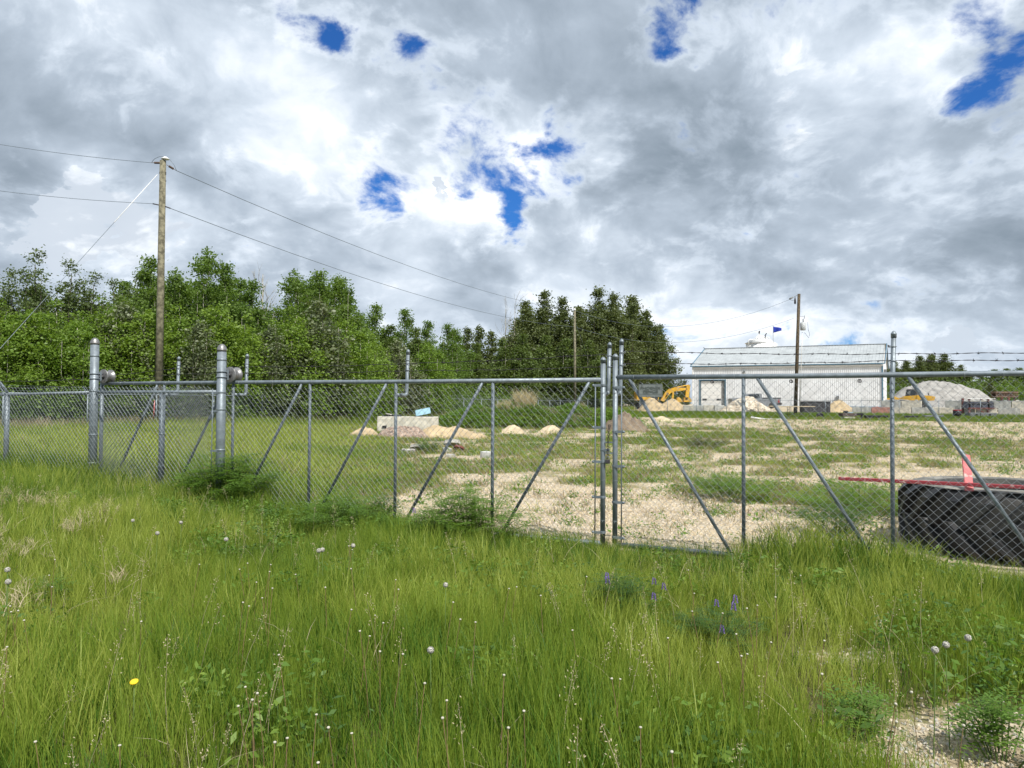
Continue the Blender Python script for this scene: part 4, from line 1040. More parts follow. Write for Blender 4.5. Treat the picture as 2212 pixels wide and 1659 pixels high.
def wheel(mb, mr, c, r, w, ax):
    ax = Vector(ax).normalized()
    mb.lathe(Vector(c) - ax * w / 2, ax, [(0, r * .5), (0, r * .92), (w * .12, r), (w * .88, r), (w, r * .92), (w, r * .5)], 20)
    mr.lathe(Vector(c) - ax * (w / 2 + .02), ax, [(0, .08), (.01, r * .2), (.03, r * .45), (.05, r * .5), (.1, r * .5)], 16)
def loader():
    Y = 97.5; u = RDv; ax = Vector((-.539, -.842, 0)); o = P5(1000, 1060, Y); o.z = .55
    k = Y / 3030 * .3315 * 1.06     # metres per crop pixel
    r = thing('wheel_loader', 'yellow wheel loader behind the concrete blocks, facing left', 'wheel loader', o)
    def q(x, y, dep=0): v = o + u * ((x - 1000) * k) - ax * dep; v.z = P5(x, y, Y).z; return v
    def prism(poly, dep0, dep1, nm, m, par=r):
        return MB().prism([q(x, y, dep0) for x, y in poly], (0, 0, 0), -ax * (dep1 - dep0)).build(nm, m, par)
    prism([(1120, 945), (1095, 932), (1010, 925), (945, 925), (945, 1000), (1110, 985)], .2, 1.7, 'engine_hood', YELLOW)
    prism([(800, 935), (960, 922), (960, 990), (880, 985), (790, 970)], .3, 1.6, 'body', YELLOW)
    cab = prism([(825, 935), (840, 855), (850, 850), (925, 850), (945, 860), (945, 928)], .35, 1.5, 'cab_frame', DARKST)
    prism([(840, 930), (850, 862), (872, 862), (872, 926)], .30, .33, 'side_window', GLASSD, cab); prism([(880, 926), (880, 862), (925, 862), (932, 922)], .30, .33, 'side_window', GLASSD, cab)
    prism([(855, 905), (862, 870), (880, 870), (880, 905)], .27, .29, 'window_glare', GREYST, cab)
    prism([(800, 945), (760, 955), (705, 935), (700, 945), (755, 970), (820, 965)], .45, .65, 'lift_arm', YELLOW)
    prism([(705, 935), (690, 950), (640, 960), (640, 975), (760, 975), (760, 960)], .1, 1.8, 'bucket', YELLOW)
    for (x, d0) in ((1003, .1), (1003, 1.6), (800, .1), (800, 1.6)):
        mb, mr = MB(), MB(); wheel(mb, mr, q(x, 1035 if x > 900 else 1040, d0), .66, .45, ax)
        w = mb.build('wheel', RUBBER, r); mr.build('rim', mat('rim_yellow_white', (.6, .5, .35), .6), w)
    prism([(880, 985), (945, 985), (945, 1055), (875, 1055)], .25, 1.4, 'counter_frame', BLACKM)
    b = MB(); b.tube([q(1060, 925, .6), q(1060, 895, .6)], .06, 6); b.build('exhaust', BLACKM, r)
loader()
def excavator():
    Y = 111; r = thing('excavator', 'yellow excavator with its arm raised beside the white shed, partly behind the sign plate', 'excavator', at(1405, 880, Y))
    def q(x, y, dep=0): p = at((2550 + x * .315) / 1.8228, (1500 + y * .315) / 1.8228, Y); p.y += dep; return p
    def prism(poly, w, nm, m=YELLOW, dep=0): return MB().prism([q(x, y, dep) for x, y in poly], (0, 0, 0), (0, w, 0)).build(nm, m, r)
    prism([(165, 245), (185, 205), (225, 140), (262, 108), (330, 92), (430, 84), (492, 88), (496, 108), (430, 122), (340, 130), (290, 150), (255, 185), (225, 235), (205, 255)], .5, 'boom')
    MB().tube([q(265, 106, .25), q(400, 72, .25), q(505, 52, .25)], .07, 8).build('hydraulic_cylinder', YELLOW, r)
    MB().tube([q(225, 200, -.1), q(258, 150, -.1)], .09, 8).build('boom_cylinder', DARKST, r)
    prism([(300, 230), (312, 140), (332, 140), (325, 230)], .35, 'boom_link')
    prism([(505, 48), (520, 44), (533, 60), (528, 120), (512, 205), (495, 235), (470, 235), (480, 130), (490, 70)], .4, 'stick')
    prism([(462, 205), (520, 205), (552, 235), (548, 262), (455, 262)], .9, 'bucket')
    prism([(380, 200), (398, 205), (438, 245), (432, 265), (345, 262)], .8, 'spare_bucket')
    g = at(1405, 880, Y).x; zg = gzf(g, Y)
    b = MB(); b.bevbox((g - .4, Y + 1.2, zg + 1.9), (3.2, 2.4, 1.3), .1); b.build('house', YELLOW, r)
    b = MB(); b.bevbox((g + .55, Y + .4, zg + 2.2), (1.1, 1.0, 1.6), .08); b.build('cab', GLASSD, r)
    for dy in (0, 2.3): b = MB(); b.bevbox((g, Y + dy, zg + .5), (3.8, .55, .95), .3); b.build('track', BLACKM, r)
excavator()
def pickup():
    Y = 103; s = .3617; r = thing('pickup_truck', 'silver grey pickup truck parked by the white shed behind the rock heap', 'pickup', at(1640, 880, Y))
    def q(x, y, dep=0): p = at((2500 + x * s) / 1.8228, (1400 + y * s) / 1.8228, Y); p.y += dep; return p
    def prism(poly, d0, d1, nm, m=SILVER, par=r): return MB().prism([q(x, y, d0) for x, y in poly], (0, 0, 0), (0, d1 - d0, 0)).build(nm, m, par)
    prism([(1055, 470), (1075, 464), (1180, 460), (1200, 470), (1395, 470), (1395, 463), (1588, 463), (1592, 545), (1060, 545)], 0, 1.85, 'body')
    cab = prism([(1185, 470), (1225, 424), (1245, 414), (1370, 412), (1384, 418), (1392, 470)], .12, 1.73, 'cab')
    prism([(1215, 462), (1240, 426), (1290, 420), (1300, 462)], .07, .10, 'side_window', GLASSD, cab); prism([(1306, 462), (1298, 420), (1352, 420), (1360, 462)], .07, .10, 'side_window', GLASSD, cab)
    prism([(1395, 458), (1592, 458), (1592, 468), (1395, 468)], -.02, 1.87, 'bed_cover', BLACKP)
    prism([(1558, 480), (1574, 480), (1574, 512), (1558, 512)], -.03, .03, 'tail_light', REDL)
    prism([(1545, 515), (1600, 515), (1600, 535), (1545, 535)], -.03, 1.88, 'bumper', DARKST)
    for x in (1150, 1490):
        mb, mr = MB(), MB(); wheel(mb, mr, q(x, 545, .1), .40, .25, (0, -1, 0)); w = mb.build('wheel', RUBBER, r); mr.build('rim', GREYST, w)
pickup()
def yard_things():
    def bx(name, label, cat, x0, x1, y0, y1, Y, dep, m, z0=None, bev=.03):
        a = P5(x0, y1, Y); b = P5(x1, y0, Y); c = Vector(((a.x + b.x) / 2, Y + dep / 2, (a.z + b.z) / 2)); r = thing(name, label, cat, Vector((c.x, c.y, min(a.z, b.z))))
        return r, a, b, c
    M0 = Matrix.Rotation(math.atan2(RDv.y, RDv.x), 3, 'Z')
    # dark bin in front of the shed
    a = at(1738, 889, 90); b = at(1794, 867, 90); c = (a + b) / 2; g = gzf(c.x, c.y)
    r = thing('steel_bin', 'dark grey steel bin beside the wooden pole in front of the shed', 'bin', Vector((c.x, c.y, g)))
    w = b.x - a.x; hgt = b.z - g
    MB().bevbox((c.x, c.y + .8, g + hgt / 2), (w, 1.6, hgt), .03).build('body', DARKST, r)
    for k in range(5): MB().box((a.x + w * (k + .5) / 5, c.y - .03, g + hgt / 2), (.06, .06, hgt * .92)).build('side_rib', DARKST, r)
    MB().box((c.x, c.y - .02, b.z - .03), (w + .06, .1, .07)).build('rim', BLACKM, r)
    # table of planks
    a = at(1663, 878, 83); b = at(1761, 878.3, 81); r = thing('plank_table', 'pale plank table on thin steel legs in the grass before the wooden pole', 'table', Vector((a.x, a.y, .2)))
    d = (b - a).normalized(); Mx = Matrix.Rotation(math.atan2(d.y, d.x), 3, 'Z')
    for k in range(3): MB().bevbox((a + b) / 2 + Vector((0, .28 * k, .02 * (k == 1))), ((b - a).length, .24, .07), .01, Mx).build('plank', mat('pale_lumber', (.55, .46, .32), .8), r)
    for t in (.40, .44, .68, .72, .88): 
        p = a.lerp(b, t); MB().tube([Vector((p.x, p.y + .1, .15)), Vector((p.x, p.y + .1, p.z - .04))], .03, 5).build('leg', DARKST, r)
    p0, p1 = a.lerp(b, .35), a.lerp(b, .8); MB().tube([Vector((p0.x, p0.y + .1, .45)), Vector((p1.x, p1.y + .1, .45))], .03, 5).build('stretcher', DARKST, r)
    # black corrugated pipe end
    c = at(1773, 888, 82); c.z = gzf(c.x, c.y) + .25; r = thing('drain_pipe', 'short black drain pipe end in the grass right of the dark bin', 'pipe', c)
    b = MB(); b.lathe(c, (.2, 1, 0), [(0, .26), (0, .31), (.1, .33), (.2, .30), (.3, .33), (.4, .30), (.5, .33), (.9, .31)], 16); b.build('pipe_body', BLACKP, r)
    # steel items along the grass
    Y = 78
    def q(x, y, Yq=Y): return P5(x, y, Yq)
    def steel(label, x0, x1, ytop, ybot, m, posts, dep=.6, cat='steel frame', name='steel_form'):
        a = q(x0, ytop); b = q(x1, ytop); g = gzf((a.x + b.x) / 2, Y); r = thing(name, label, cat, Vector(((a.x + b.x) / 2, Y, g)))
        MB().bevbox(((a.x + b.x) / 2, Y + dep / 2, a.z - .06), (b.x - a.x, dep, .14), .015).build('top_beam', m, r)
        for (f0, f1) in posts:
            xa = a.x + (b.x - a.x) * f0; xb = a.x + (b.x - a.x) * f1; MB().bevbox(((xa + xb) / 2, Y + dep / 2 + .01, (g + a.z - .13) / 2), (xb - xa, dep - .02, a.z - .13 - g), .01).build('upright', m, r)
        return r
    steel('long low black steel channel below the reddish block', 338, 600, 1163, 1208, BLACKM, ((0, .35), (.55, .62), (.9, .98)))
    steel('low black steel trestle left of the brace', 815, 955, 1168, 1200, BLACKM, ((.02, .5), (.85, .95)))
    steel('grey steel panel frame lying before the blocks, under the brace', 1035, 1255, 1163, 1210, GREYST, ((0, .2), (.9, .97)))
    steel('low dark steel stand under the black barrel', 1345, 1520, 1177, 1200, BLACKM, ((.05, .15), (.45, .55), (.85, .95)))
    steel('long grey steel form lying under the rack', 1560, 1890, 1133, 1190, GREYST, ((0, .22), (.30, .70), (.78, 1)), .8)
    # dark crate with things on it
    a = q(55, 1140); b = q(225, 1140); g = gzf(a.x, Y); r = thing('steel_crate', 'rusty dark steel crate on a pale timber, leftmost of the scrap in the grass', 'crate', Vector((a.x, Y, g)))
    MB().bevbox(((a.x + b.x) / 2, Y + .5, (a.z + g + .35) / 2), (b.x - a.x, 1.0, a.z - g - .3), .02).build('box', mat('brown_steel', (.10, .075, .065), .7), r)
    MB().bevbox(((a.x + b.x) / 2, Y + .4, g + .17), ((b.x - a.x) * .75, .8, .2), .02).build('timber_base', CONC, r)
    c1 = q(100, 1115); MB().tube([c1 + Vector((-.15, .3, -.1)), c1 + Vector((.25, .3, -.05))], [.16, .12], 10).build('black_bundle', BLACKP, r)
    c1 = q(145, 1132); MB().bevbox(c1 + Vector((0, .4, .02)), (.8, .4, .1), .03).build('blue_tarp', mat('pale_blue_tarp', (.3, .42, .5), .7), r)
    a = q(228, 1150); b = q(312, 1150); r = thing('steel_form', 'short black steel beam jutting right of the rusty crate', 'steel beam', Vector((a.x, Y, gzf(a.x, Y))))
    MB().bevbox(((a.x + b.x) / 2, Y + .3, a.z), (b.x - a.x, .3, .22), .01).build('beam', BLACKM, r); MB().bevbox((b.x - .15, Y + .3, (a.z + gzf(a.x, Y)) / 2 - .1), (.12, .2, a.z - gzf(a.x, Y)), .01).build('leg', BLACKM, r)
    # barrel
    a = q(1396, 1168); b = q(1486, 1100); c = (a + b) / 2; rad = (b.x - a.x) / 2; r = thing('barrel', 'black steel barrel with a red rim standing by the rack', 'barrel', Vector((c.x, Y + .4, a.z)))
    hb = b.z - a.z; MB().lathe(Vector((c.x, Y + .4, a.z - .02)), (0, 0, 1), [(0, rad * .95), (.02, rad), (hb * .3, rad), (hb * .32, rad * 1.03), (hb * .34, rad), (hb * .62, rad), (hb * .64, rad * 1.03), (hb * .66, rad), (hb * .9, rad)], 20).build('drum', BLACKM, r)
    MB().lathe(Vector((c.x, Y + .4, a.z - .02 + hb * .9)), (0, 0, 1), [(0, rad * 1.02), (.08, rad * 1.04), (.1, rad * .98)], 20).build('rim', mat('barrel_red', (.4, .03, .04), .5), r)
    # rack
    Y2 = 85; rt = q(1555, 1170, Y2); g = gzf(rt.x, Y2); r = thing('steel_rack', 'large rusty steel storage rack holding dark steel forms at right', 'rack', Vector((rt.x, Y2, g)))
    def Q(x, y): return P5(x, y, Y2)
    for x, yt in ((1555, 960), (1780, 965), (2025, 950)):
        a = Q(x, yt); 
        for dy in (0, 1.2): MB().bevbox((a.x, Y2 + dy, (a.z + g) / 2), (.2, .2, a.z - g), .01).build('post', RUST, r)
    for y in (1078, 965): 
        a = Q(1540 if y > 1000 else 1525, y); b = Q(2068 if y > 1000 else 1860, y)
        MB().bevbox(((a.x + b.x) / 2, Y2 - .12, a.z), (b.x - a.x, .1, .14 if y > 1000 else .07), .01).build('beam', RUST if y > 1000 else WHITEP, r)
    for (x0, y0, x1, y1) in ((1630, 1085, 1725, 1128), (1990, 1040, 1870, 1125), (1850, 1128, 1960, 1060)):
        MB().tube([Q(x0, y0) + Vector((0, -.1, 0)), Q(x1, y1) + Vector((0, -.1, 0))], .06, 6).build('brace', RUST, r)
    f = thing('steel_form', 'long dark blue grey steel form resting on the rack', 'steel form', Q(1525, 1080)); a = Q(1525, 1075); b = Q(1838, 1005)
    MB().prism([Q(1522, 1078), Q(1540, 1000), Q(1838, 1005), Q(1838, 1078)], (0, -.1, 0), (0, .9, 0)).build('panel', mat('blue_grey_steel', (.075, .08, .11), .55, .3), f)
    for x in (1600, 1700, 1790): p0, p1 = Q(x, 1070), Q(x, 1010); MB().bevbox(((p0.x + p1.x) / 2, Y2 - .17, (p0.z + p1.z) / 2), (.06, .08, p1.z - p0.z), .005).build('rib', DARKST, f)
    MB().bevbox((Q(1680, 1022).x, Y2 - .17, Q(1680, 1022).z), (Q(1838, 0).x - Q(1540, 0).x, .08, .06), .005).build('top_flange', DARKST, f)
    f = thing('steel_form', 'square dark steel frame with an opening resting on the rack right of the long form', 'steel form', Q(1845, 1080))
    for (x0, x1, y0, y1) in ((1845, 2040, 1008, 1022), (1845, 2040, 1055, 1078), (1845, 1895, 1022, 1055), (2000, 2040, 1022, 1055)):
        a = Q(x0, y1); b = Q(x1, y0); MB().bevbox(((a.x + b.x) / 2, Y2 + .2, (a.z + b.z) / 2), (b.x - a.x, .5, b.z - a.z), .01).build('frame_member', DARKST, f)
    # slatted crate on top of the far wall
    Y3 = 100; r = thing('slatted_crate', 'brown slatted open crate raised on the rack, against the dark trees at right', 'crate', P5(1970, 945, Y3))
    def Z(x, y): return P5(x, y, Y3)
    for (y0, y1) in ((880, 900), (935, 948)): a = Z(1845, y1); b = Z(2108, y0); MB().bevbox(((a.x + b.x) / 2, Y3, (a.z + b.z) / 2), (b.x - a.x, 1.2, b.z - a.z), .01).build('beam', BROWNW, r)
    for k in range(14):
        x = 1850 + k * 19.3; a = Z(x, 936); b = Z(x, 898); MB().box((a.x, Y3 - .5, (a.z + b.z) / 2), (.10, .06, b.z - a.z)).build('slat', BROWNW, r)
    MB().box((Z(1977, 918).x, Y3 + .5, Z(1977, 918).z), (Z(2105, 0).x - Z(1850, 0).x, .05, Z(0, 900).z - Z(0, 935).z)).build('back_board', BROWNW, r)
    a = Z(1850, 965); 
    for x in (1860, 2095): p = Z(x, 948); g = gzf(p.x, Y3); MB().bevbox((p.x, Y3, (p.z + g) / 2), (.15, .15, p.z - g), .01).build('leg', RUST, r)
yard_things()

# ------------------------------------------------------------------ vegetation meshes
def leaf_quads(rs, C, size, upb=.35, asp=.7):
    """one quad per centre, random orientation"""
    n = len(C); N = rs.normal(size=(n, 3)); N[:, 2] += upb * 2; N /= np.linalg.norm(N, axis=1)[:, None]
    A = rs.normal(size=(n, 3)); U = np.cross(N, A); U /= np.linalg.norm(U, axis=1)[:, None] + 1e-9; W = np.cross(N, U)
    s = (size * rs.uniform(.65, 1.35, n))[:, None] / 2
    V = np.empty((n, 4, 3)); V[:, 0] = C - U * s; V[:, 1] = C - W * s * asp + N * s * .12; V[:, 2] = C + U * s; V[:, 3] = C + W * s * asp + N * s * .12
    return V.reshape(-1, 3)
def tree_meshes(seed, H, Rad, nlead, nclump, nleaf, leaf, lm, bark, spire=.5, base=.06, csz=.34, droop=0, spars=0, bole=.5):
    rs = np.random.RandomState(seed); rr = random.Random(seed)
    tr = MB(); bend = [Vector((0, 0, -.2))]
    for k in range(1, 7): bend.append(Vector((rr.uniform(-.18, .18), rr.uniform(-.18, .18), H * .92 * k / 6)))
    tr.tube(bend, [max(.02, H * .0105 * (1 - .92 * k / 6) ** .8) for k in range(7)], 7)
    leads = []
    for k in range(nlead):
        if k == 0: leads.append((0, 0, H)); continue
        a = k * 2.399 + rr.uniform(-.4, .4); r = Rad * math.sqrt(k / nlead) * rr.uniform(.75, 1.05)
        top = H * (1 - spire * (r / Rad) ** 1.3) * rr.uniform(.88, 1.04)
        leads.append((math.cos(a) * r, math.sin(a) * r, top))
        z0 = top * rr.uniform(.2, .45); m = Vector((math.cos(a) * r, math.sin(a) * r, top * .6))
        tr.tube([Vector((0, 0, z0)), Vector((math.cos(a) * r * .6, math.sin(a) * r * .6, (z0 + m.z) / 2)), m, Vector((m.x, m.y, top * .97))], [H * .0045, H * .0035, H * .002, .008], 5)
    C = []
    for i in range(nclump):
        lx, ly, top = leads[rs.randint(nlead)] if rs.rand() > .12 else leads[0]
        t = rs.rand() ** .85; z = top * (base + (1 - base) * t); w = (Rad * .42) * (1 - t ** 2.5) + .12
        shrink = .62 + .38 * min(1, t * 1.6)
        cx, cy = lx * (.55 + .45 * min(1, t * 2 + .3)) + rs.normal() * w * .6, ly * (.55 + .45 * min(1, t * 2 + .3)) + rs.normal() * w * .6
        cs = csz * (1.15 - .55 * t) * rs.uniform(.6, 1.3)
        n = int(nleaf * rs.uniform(.6, 1.3))
        c = rs.normal(size=(n, 3)) * cs * np.array([1, 1, .72]); c[:, 2] -= droop * np.hypot(c[:, 0], c[:, 1])
        C.append(c + np.array([cx, cy, z]))
        if i % 5 == 0:
            tr.tube([Vector((lx * .6, ly * .6, max(.3, z - .8))), Vector((cx, cy, z))], [.018, .006], 4)
    C = np.concatenate(C); C = C[C[:, 2] > .15]
    V = leaf_quads(rs, C, leaf)
    return tr.mesh('trunk', bark), npmesh('crown', V, 4, lm)

TM = {
 'tall_a': tree_meshes(1, 10, 2.5, 14, 390, 54, .155, LEAF_A, BARKP, .40, csz=.38),
 'tall_b': tree_meshes(2, 10, 2.1, 12, 350, 54, .155, LEAF_A, BARKP, .42, csz=.36),
 'bright_a': tree_meshes(3, 8, 2.0, 11, 270, 52, .145, LEAF_B, BARKP, .4),
 'bright_b': tree_meshes(4, 7, 1.8, 9, 240, 52, .14, LEAF_B, BARKP, .4),
 'silver': tree_meshes(5, 7, 1.6, 8, 200, 38, .15, LEAF_E, BARKP, .45),
 'brown': tree_meshes(6, 10, 2.1, 13, 340, 52, .14, LEAF_D, BARKD, .5),
 'olive_a': tree_meshes(7, 18, 4.0, 18, 520, 46, .29, LEAF_C, BARKD, .35, csz=.62),
 'olive_b': tree_meshes(8, 16, 3.4, 15, 470, 46, .28, LEAF_C, BARKD, .42, csz=.6),
 'slim': tree_meshes(9, 12, 1.7, 7, 220, 32, .28, LEAF_C, BARKD, .6, csz=.42),
 'green_far': tree_meshes(10, 11, 2.4, 11, 320, 36, .26, LEAF_F, BARKP, .5, csz=.45),
}
_first = {}
def tree(kind, px, ytop, Y, label, H0, cat='tree', group=None, wide=1.0, rz=None, seed=0):
    top = at(px, ytop, Y); g = gzf(top.x, Y); sc = (top.z - g) / H0
    r = thing('tree', label, cat, (top.x, Y, g), rz if rz is not None else rnd.uniform(0, 6.28), group)
    link('trunk', TM[kind][0], r); link('crown', TM[kind][1], r); r.scale = (sc * wide, sc * wide, sc)
    return r
G1 = 'trees of the wood along the left fence'; G2 = 'dark trees behind the middle pole'; G3 = 'distant trees right of the shed'
for a in [
 ('brown', 25, 585, 45, 'brownish dark tree at the far left edge, left of the tallest brown crown'), ('brown', 82, 543, 45, 'tallest brownish dark crown near the left edge'),
 ('brown', 150, 566, 46, 'second tallest brownish crown, left of the guy wire crossing'), ('brown', 205, 592, 47, 'brownish crown just where the guy wire crosses the treetops'),
 ('brown', 245, 606, 48, 'low brownish crown right of the guy wire'), ('brown', 300, 592, 50, 'small brownish crown just left of the wooden pole')]:
    tree(*a, 10, group=G1, wide=1.15)
for a in [
 ('tall_b', 325, 556, 46, 'tall poplar whose top leans out left of the wooden pole', 10), ('tall_a', 378, 585, 46, 'poplar with rounded top just right of the wooden pole', 10),
 ('tall_a', 452, 541, 47, 'tallest green poplar, with a pointed leafy spire right of the wooden pole', 10), ('tall_b', 487, 570, 48, 'poplar shoulder just right of the tallest spire', 10),
 ('tall_b', 545, 606, 49, 'dark green poplar left of the gap with the bare tree', 10), ('tall_a', 640, 588, 53, 'poplar with a twin top, right of the bare tree', 10),
 ('tall_b', 690, 586, 54, 'poplar with a wispy top left of the highest shoulder', 10), ('tall_a', 728, 598, 55, 'dark green poplar at the right end of the tall group', 10), ('tall_b', 752, 640, 56, 'lower poplar on the right flank of the tall group', 10),
 ('tall_b', 812, 658, 62, 'first of the lone narrow poplars right of the tall group', 10), ('tall_b', 876, 668, 66, 'second lone narrow poplar, thin crooked top', 10), ('tall_b', 925, 694, 69, 'third narrow poplar with a ragged top', 10),
 ('tall_b', 968, 700, 73, 'fourth narrow poplar, shorter, right of the ragged one', 10), ('green_far', 900, 712, 64, 'bushy green tree between the second and third narrow poplars', 11), ('green_far', 845, 706, 62, 'bushy green tree between the first and second narrow poplars', 11)]:
    tree(*a, group=G1)
lower = ['light green sapling clump at the left edge behind the near fence', 'light green tree under the tallest brown crown', 'light green tree below the guy wire', 'bright green tree left of the leaning sleeve of the guy wire',
 'bright green round tree in front of the low brown crowns', 'silvery leaved tree left of the wooden pole', 'light green tree touching the left side of the wooden pole', 'bright bushy tree right of the wooden pole',
 'silvery leaved tree above the extension arm right of the wooden pole', 'bright green tree behind the right roller post', 'bright green tree right of the right roller post', 'silvery green tree below the bare tree',
 'tall light green tree beneath the twin topped poplar', 'silvery tree with pale trunk right of the twin topped poplar', 'bright green tree under the right end of the tall group', 'light green tree at the foot of the first lone poplar',
 'light green tree at the foot of the second lone poplar', 'yellowish green tree at the foot of the third narrow poplar']
lp = [(8, 690, 38), (60, 668, 38), (120, 650, 39), (165, 690, 38), (225, 640, 41), (272, 650, 41), (318, 668, 41), (385, 660, 42), (430, 690, 41), (470, 660, 43), (530, 680, 44), (585, 700, 45), (635, 660, 47), (690, 640, 48), (745, 690, 50), (800, 720, 54), (860, 730, 57), (925, 740, 60)]
kinds = ['bright_a', 'bright_b', 'bright_a', 'bright_b', 'bright_a', 'silver', 'bright_b', 'bright_a', 'silver', 'bright_b', 'bright_a', 'silver', 'bright_a', 'silver', 'bright_b', 'bright_a', 'silver', 'bright_b']
hh = {'bright_a': 8, 'bright_b': 7, 'silver': 7}
for (px, y, Y), k, lb in zip(lp, kinds, lower): tree(k, px, y, Y, lb, hh[k], group=G1, wide=1.25)
for i in range(34):      # second rank closing the wood behind the front trees
    px = -40 + i * 31; Yb = 52 + (px + 40) * .032 + rnd.uniform(0, 6)
    yt = (618 if 250 < px < 740 else 640 if px < 760 else 722) + rnd.uniform(-6, 30)
    tree(rnd.choice(['tall_a', 'tall_b', 'bright_a']), px, yt, Yb, 'poplar of the hidden second rank of the wood, only glimpsed between the front trees', 9.5, group='second rank of the wood', wide=1.3)
for i in range(14):
    px = -330 + i * 26; tree(rnd.choice(['bright_a', 'bright_b', 'tall_b']), px, rnd.uniform(600, 700), rnd.uniform(36, 46), 'poplar of the hidden second rank of the wood, only glimpsed between the front trees', 9, group='second rank of the wood', wide=1.3)
for a in [
 ('slim', 1010, 703, 100, 'small dark pointed tree at the left start of the dark group', 12), ('slim', 1035, 700, 104, 'dark pointed tree, second from the left of the dark group', 12), ('slim', 1062, 712, 104, 'dark pointed tree left of the bare twigged crown', 12),
 ('olive_b', 1135, 655, 118, 'thin leaved olive tree with bare twigs at the left of the big dark group', 16), ('olive_b', 1176, 634, 120, 'tall dark pointed tree left of the middle pole', 16), ('olive_b', 1215, 648, 120, 'dark olive tree directly behind the top of the middle pole', 16),
 ('olive_a', 1292, 628, 121, 'tallest dark olive crown right of the middle pole', 18), ('olive_a', 1325, 640, 120, 'dark olive crown right of the tallest one', 18), ('olive_a', 1368, 660, 128, 'broad dark olive tree above the right gate upright', 18), ('olive_a', 1396, 676, 129, 'dark olive tree stepping down to the right', 18), ('olive_b', 1425, 705, 130, 'rightmost dark olive tree, leaning over the sky gap', 16), ('olive_b', 1250, 668, 117, 'dark olive tree just right of the middle pole', 16)]:
    tree(*a, group=G2, wide=1.1)
mid = ['small green tree left of the dry grass on the mound', 'small green tree behind the mound, below the thin pointed trees', 'mid green tree under the bare twigged crown', 'mid green tree under the tall dark pointed tree', 'mid green tree left of the middle pole', 'mid green tree right of the middle pole',
 'slender light tree between the middle pole and gate uprights', 'small green tree behind the gate uprights', 'dark low tree left of the excavator']
for (px, y, Y), lb in zip([(985, 752, 88), (1030, 745, 92), (1085, 735, 96), (1130, 725, 98), (1180, 728, 106), (1222, 735, 106), (1272, 738, 106), (1300, 745, 108), (1385, 775, 124)], mid):
    tree('green_far' if px < 1300 else 'slim', px, y, Y, lb, 11 if px < 1300 else 12, group=G2, wide=1.25)
for i in range(12):
    px = 985 + i * 38; tree(rnd.choice(['green_far', 'olive_b', 'slim']), px, rnd.uniform(735, 775) - 45 * (1130 < px < 1400), rnd.uniform(124, 132), 'dark tree filling the depth of the group behind the middle pole, only glimpsed', 12, group='deep trees behind the middle pole', wide=1.5)
for i, (px, y, Y, lb) in enumerate([(1465, 838, 165, 'low dark tree in the sky gap left of the shed'), (1482, 842, 170, 'small dark tree touching the left edge of the shed'), (1446, 835, 160, 'low dark tree at the right foot of the dark group'),
 (1958, 785, 175, 'dark tree with ragged top right of the shed'), (1988, 766, 178, 'tallest dark fir like tree right of the shed'), (2012, 772, 178, 'dark tree just right of the fir like one'), (2040, 782, 180, 'thin dark tree right of the fir like tree'), (2075, 790, 182, 'low green tree before the bright hedge')]):
    tree('slim' if i < 3 or i in (4, 6) else 'olive_b', px, y, Y, lb, 12 if i < 3 or i in (4, 6) else 16, group=G3, wide=1.5)
for i in range(15):
    px = 1905 + i * 27; tree('green_far' if px > 2050 else 'olive_b', px, 799 + rnd.uniform(-3, 5) if px > 1990 else 812, rnd.uniform(172, 186), 'tree of the even green treeline at the right edge, behind the gravel stockpile', 11, group='even treeline at right', wide=1.7)
# bare trees
def bare_tree(px, ytop, Y, H, label, seed):
    top = at(px, ytop, Y); g = gzf(top.x, Y); H = top.z - g; rr = random.Random(seed); r = thing('bare_tree', label, 'tree', (top.x, Y, g))
    mb = MB(); o = Vector((top.x, Y, g))
    def br(p, d, L, rad, n):
        e = p + d * L; mb.tube([p, p.lerp(e, .5) + Vector((rr.uniform(-.05, .05), 0, rr.uniform(-.05, .05))) * L * .4, e], [rad, rad * .8, rad * .55], 4)
        if n:
            for k in range(3): q = (d + Vector((rr.uniform(-.7, .7), rr.uniform(-.5, .5), rr.uniform(0, .5)))).normalized(); br(p.lerp(e, rr.uniform(.4, 1)), q, L * rr.uniform(.45, .7), rad * .5, n - 1)
    mb.tube([o, o + Vector((0, 0, H))], [.09, .02], 6); mb.build('trunk', BARKP, r); mb = MB()
    for k in range(9): z = H * rr.uniform(.5, .95); br(o + Vector((0, 0, z)), Vector((rr.uniform(-.6, .6), rr.uniform(-.5, .5), 1)).normalized(), H * .13, .025, 2)
    mb.build('branches', BARKP, r)
bare_tree(568, 592, 51, 10, 'leafless pale grey tree in the gap between the poplars', 1)
bare_tree(1112, 655, 117, 16, 'bare twigged pale tree at the left of the big dark group', 2)
bare_tree(1092, 668, 116, 16, 'smaller bare twigged tree left of the other bare one', 5)

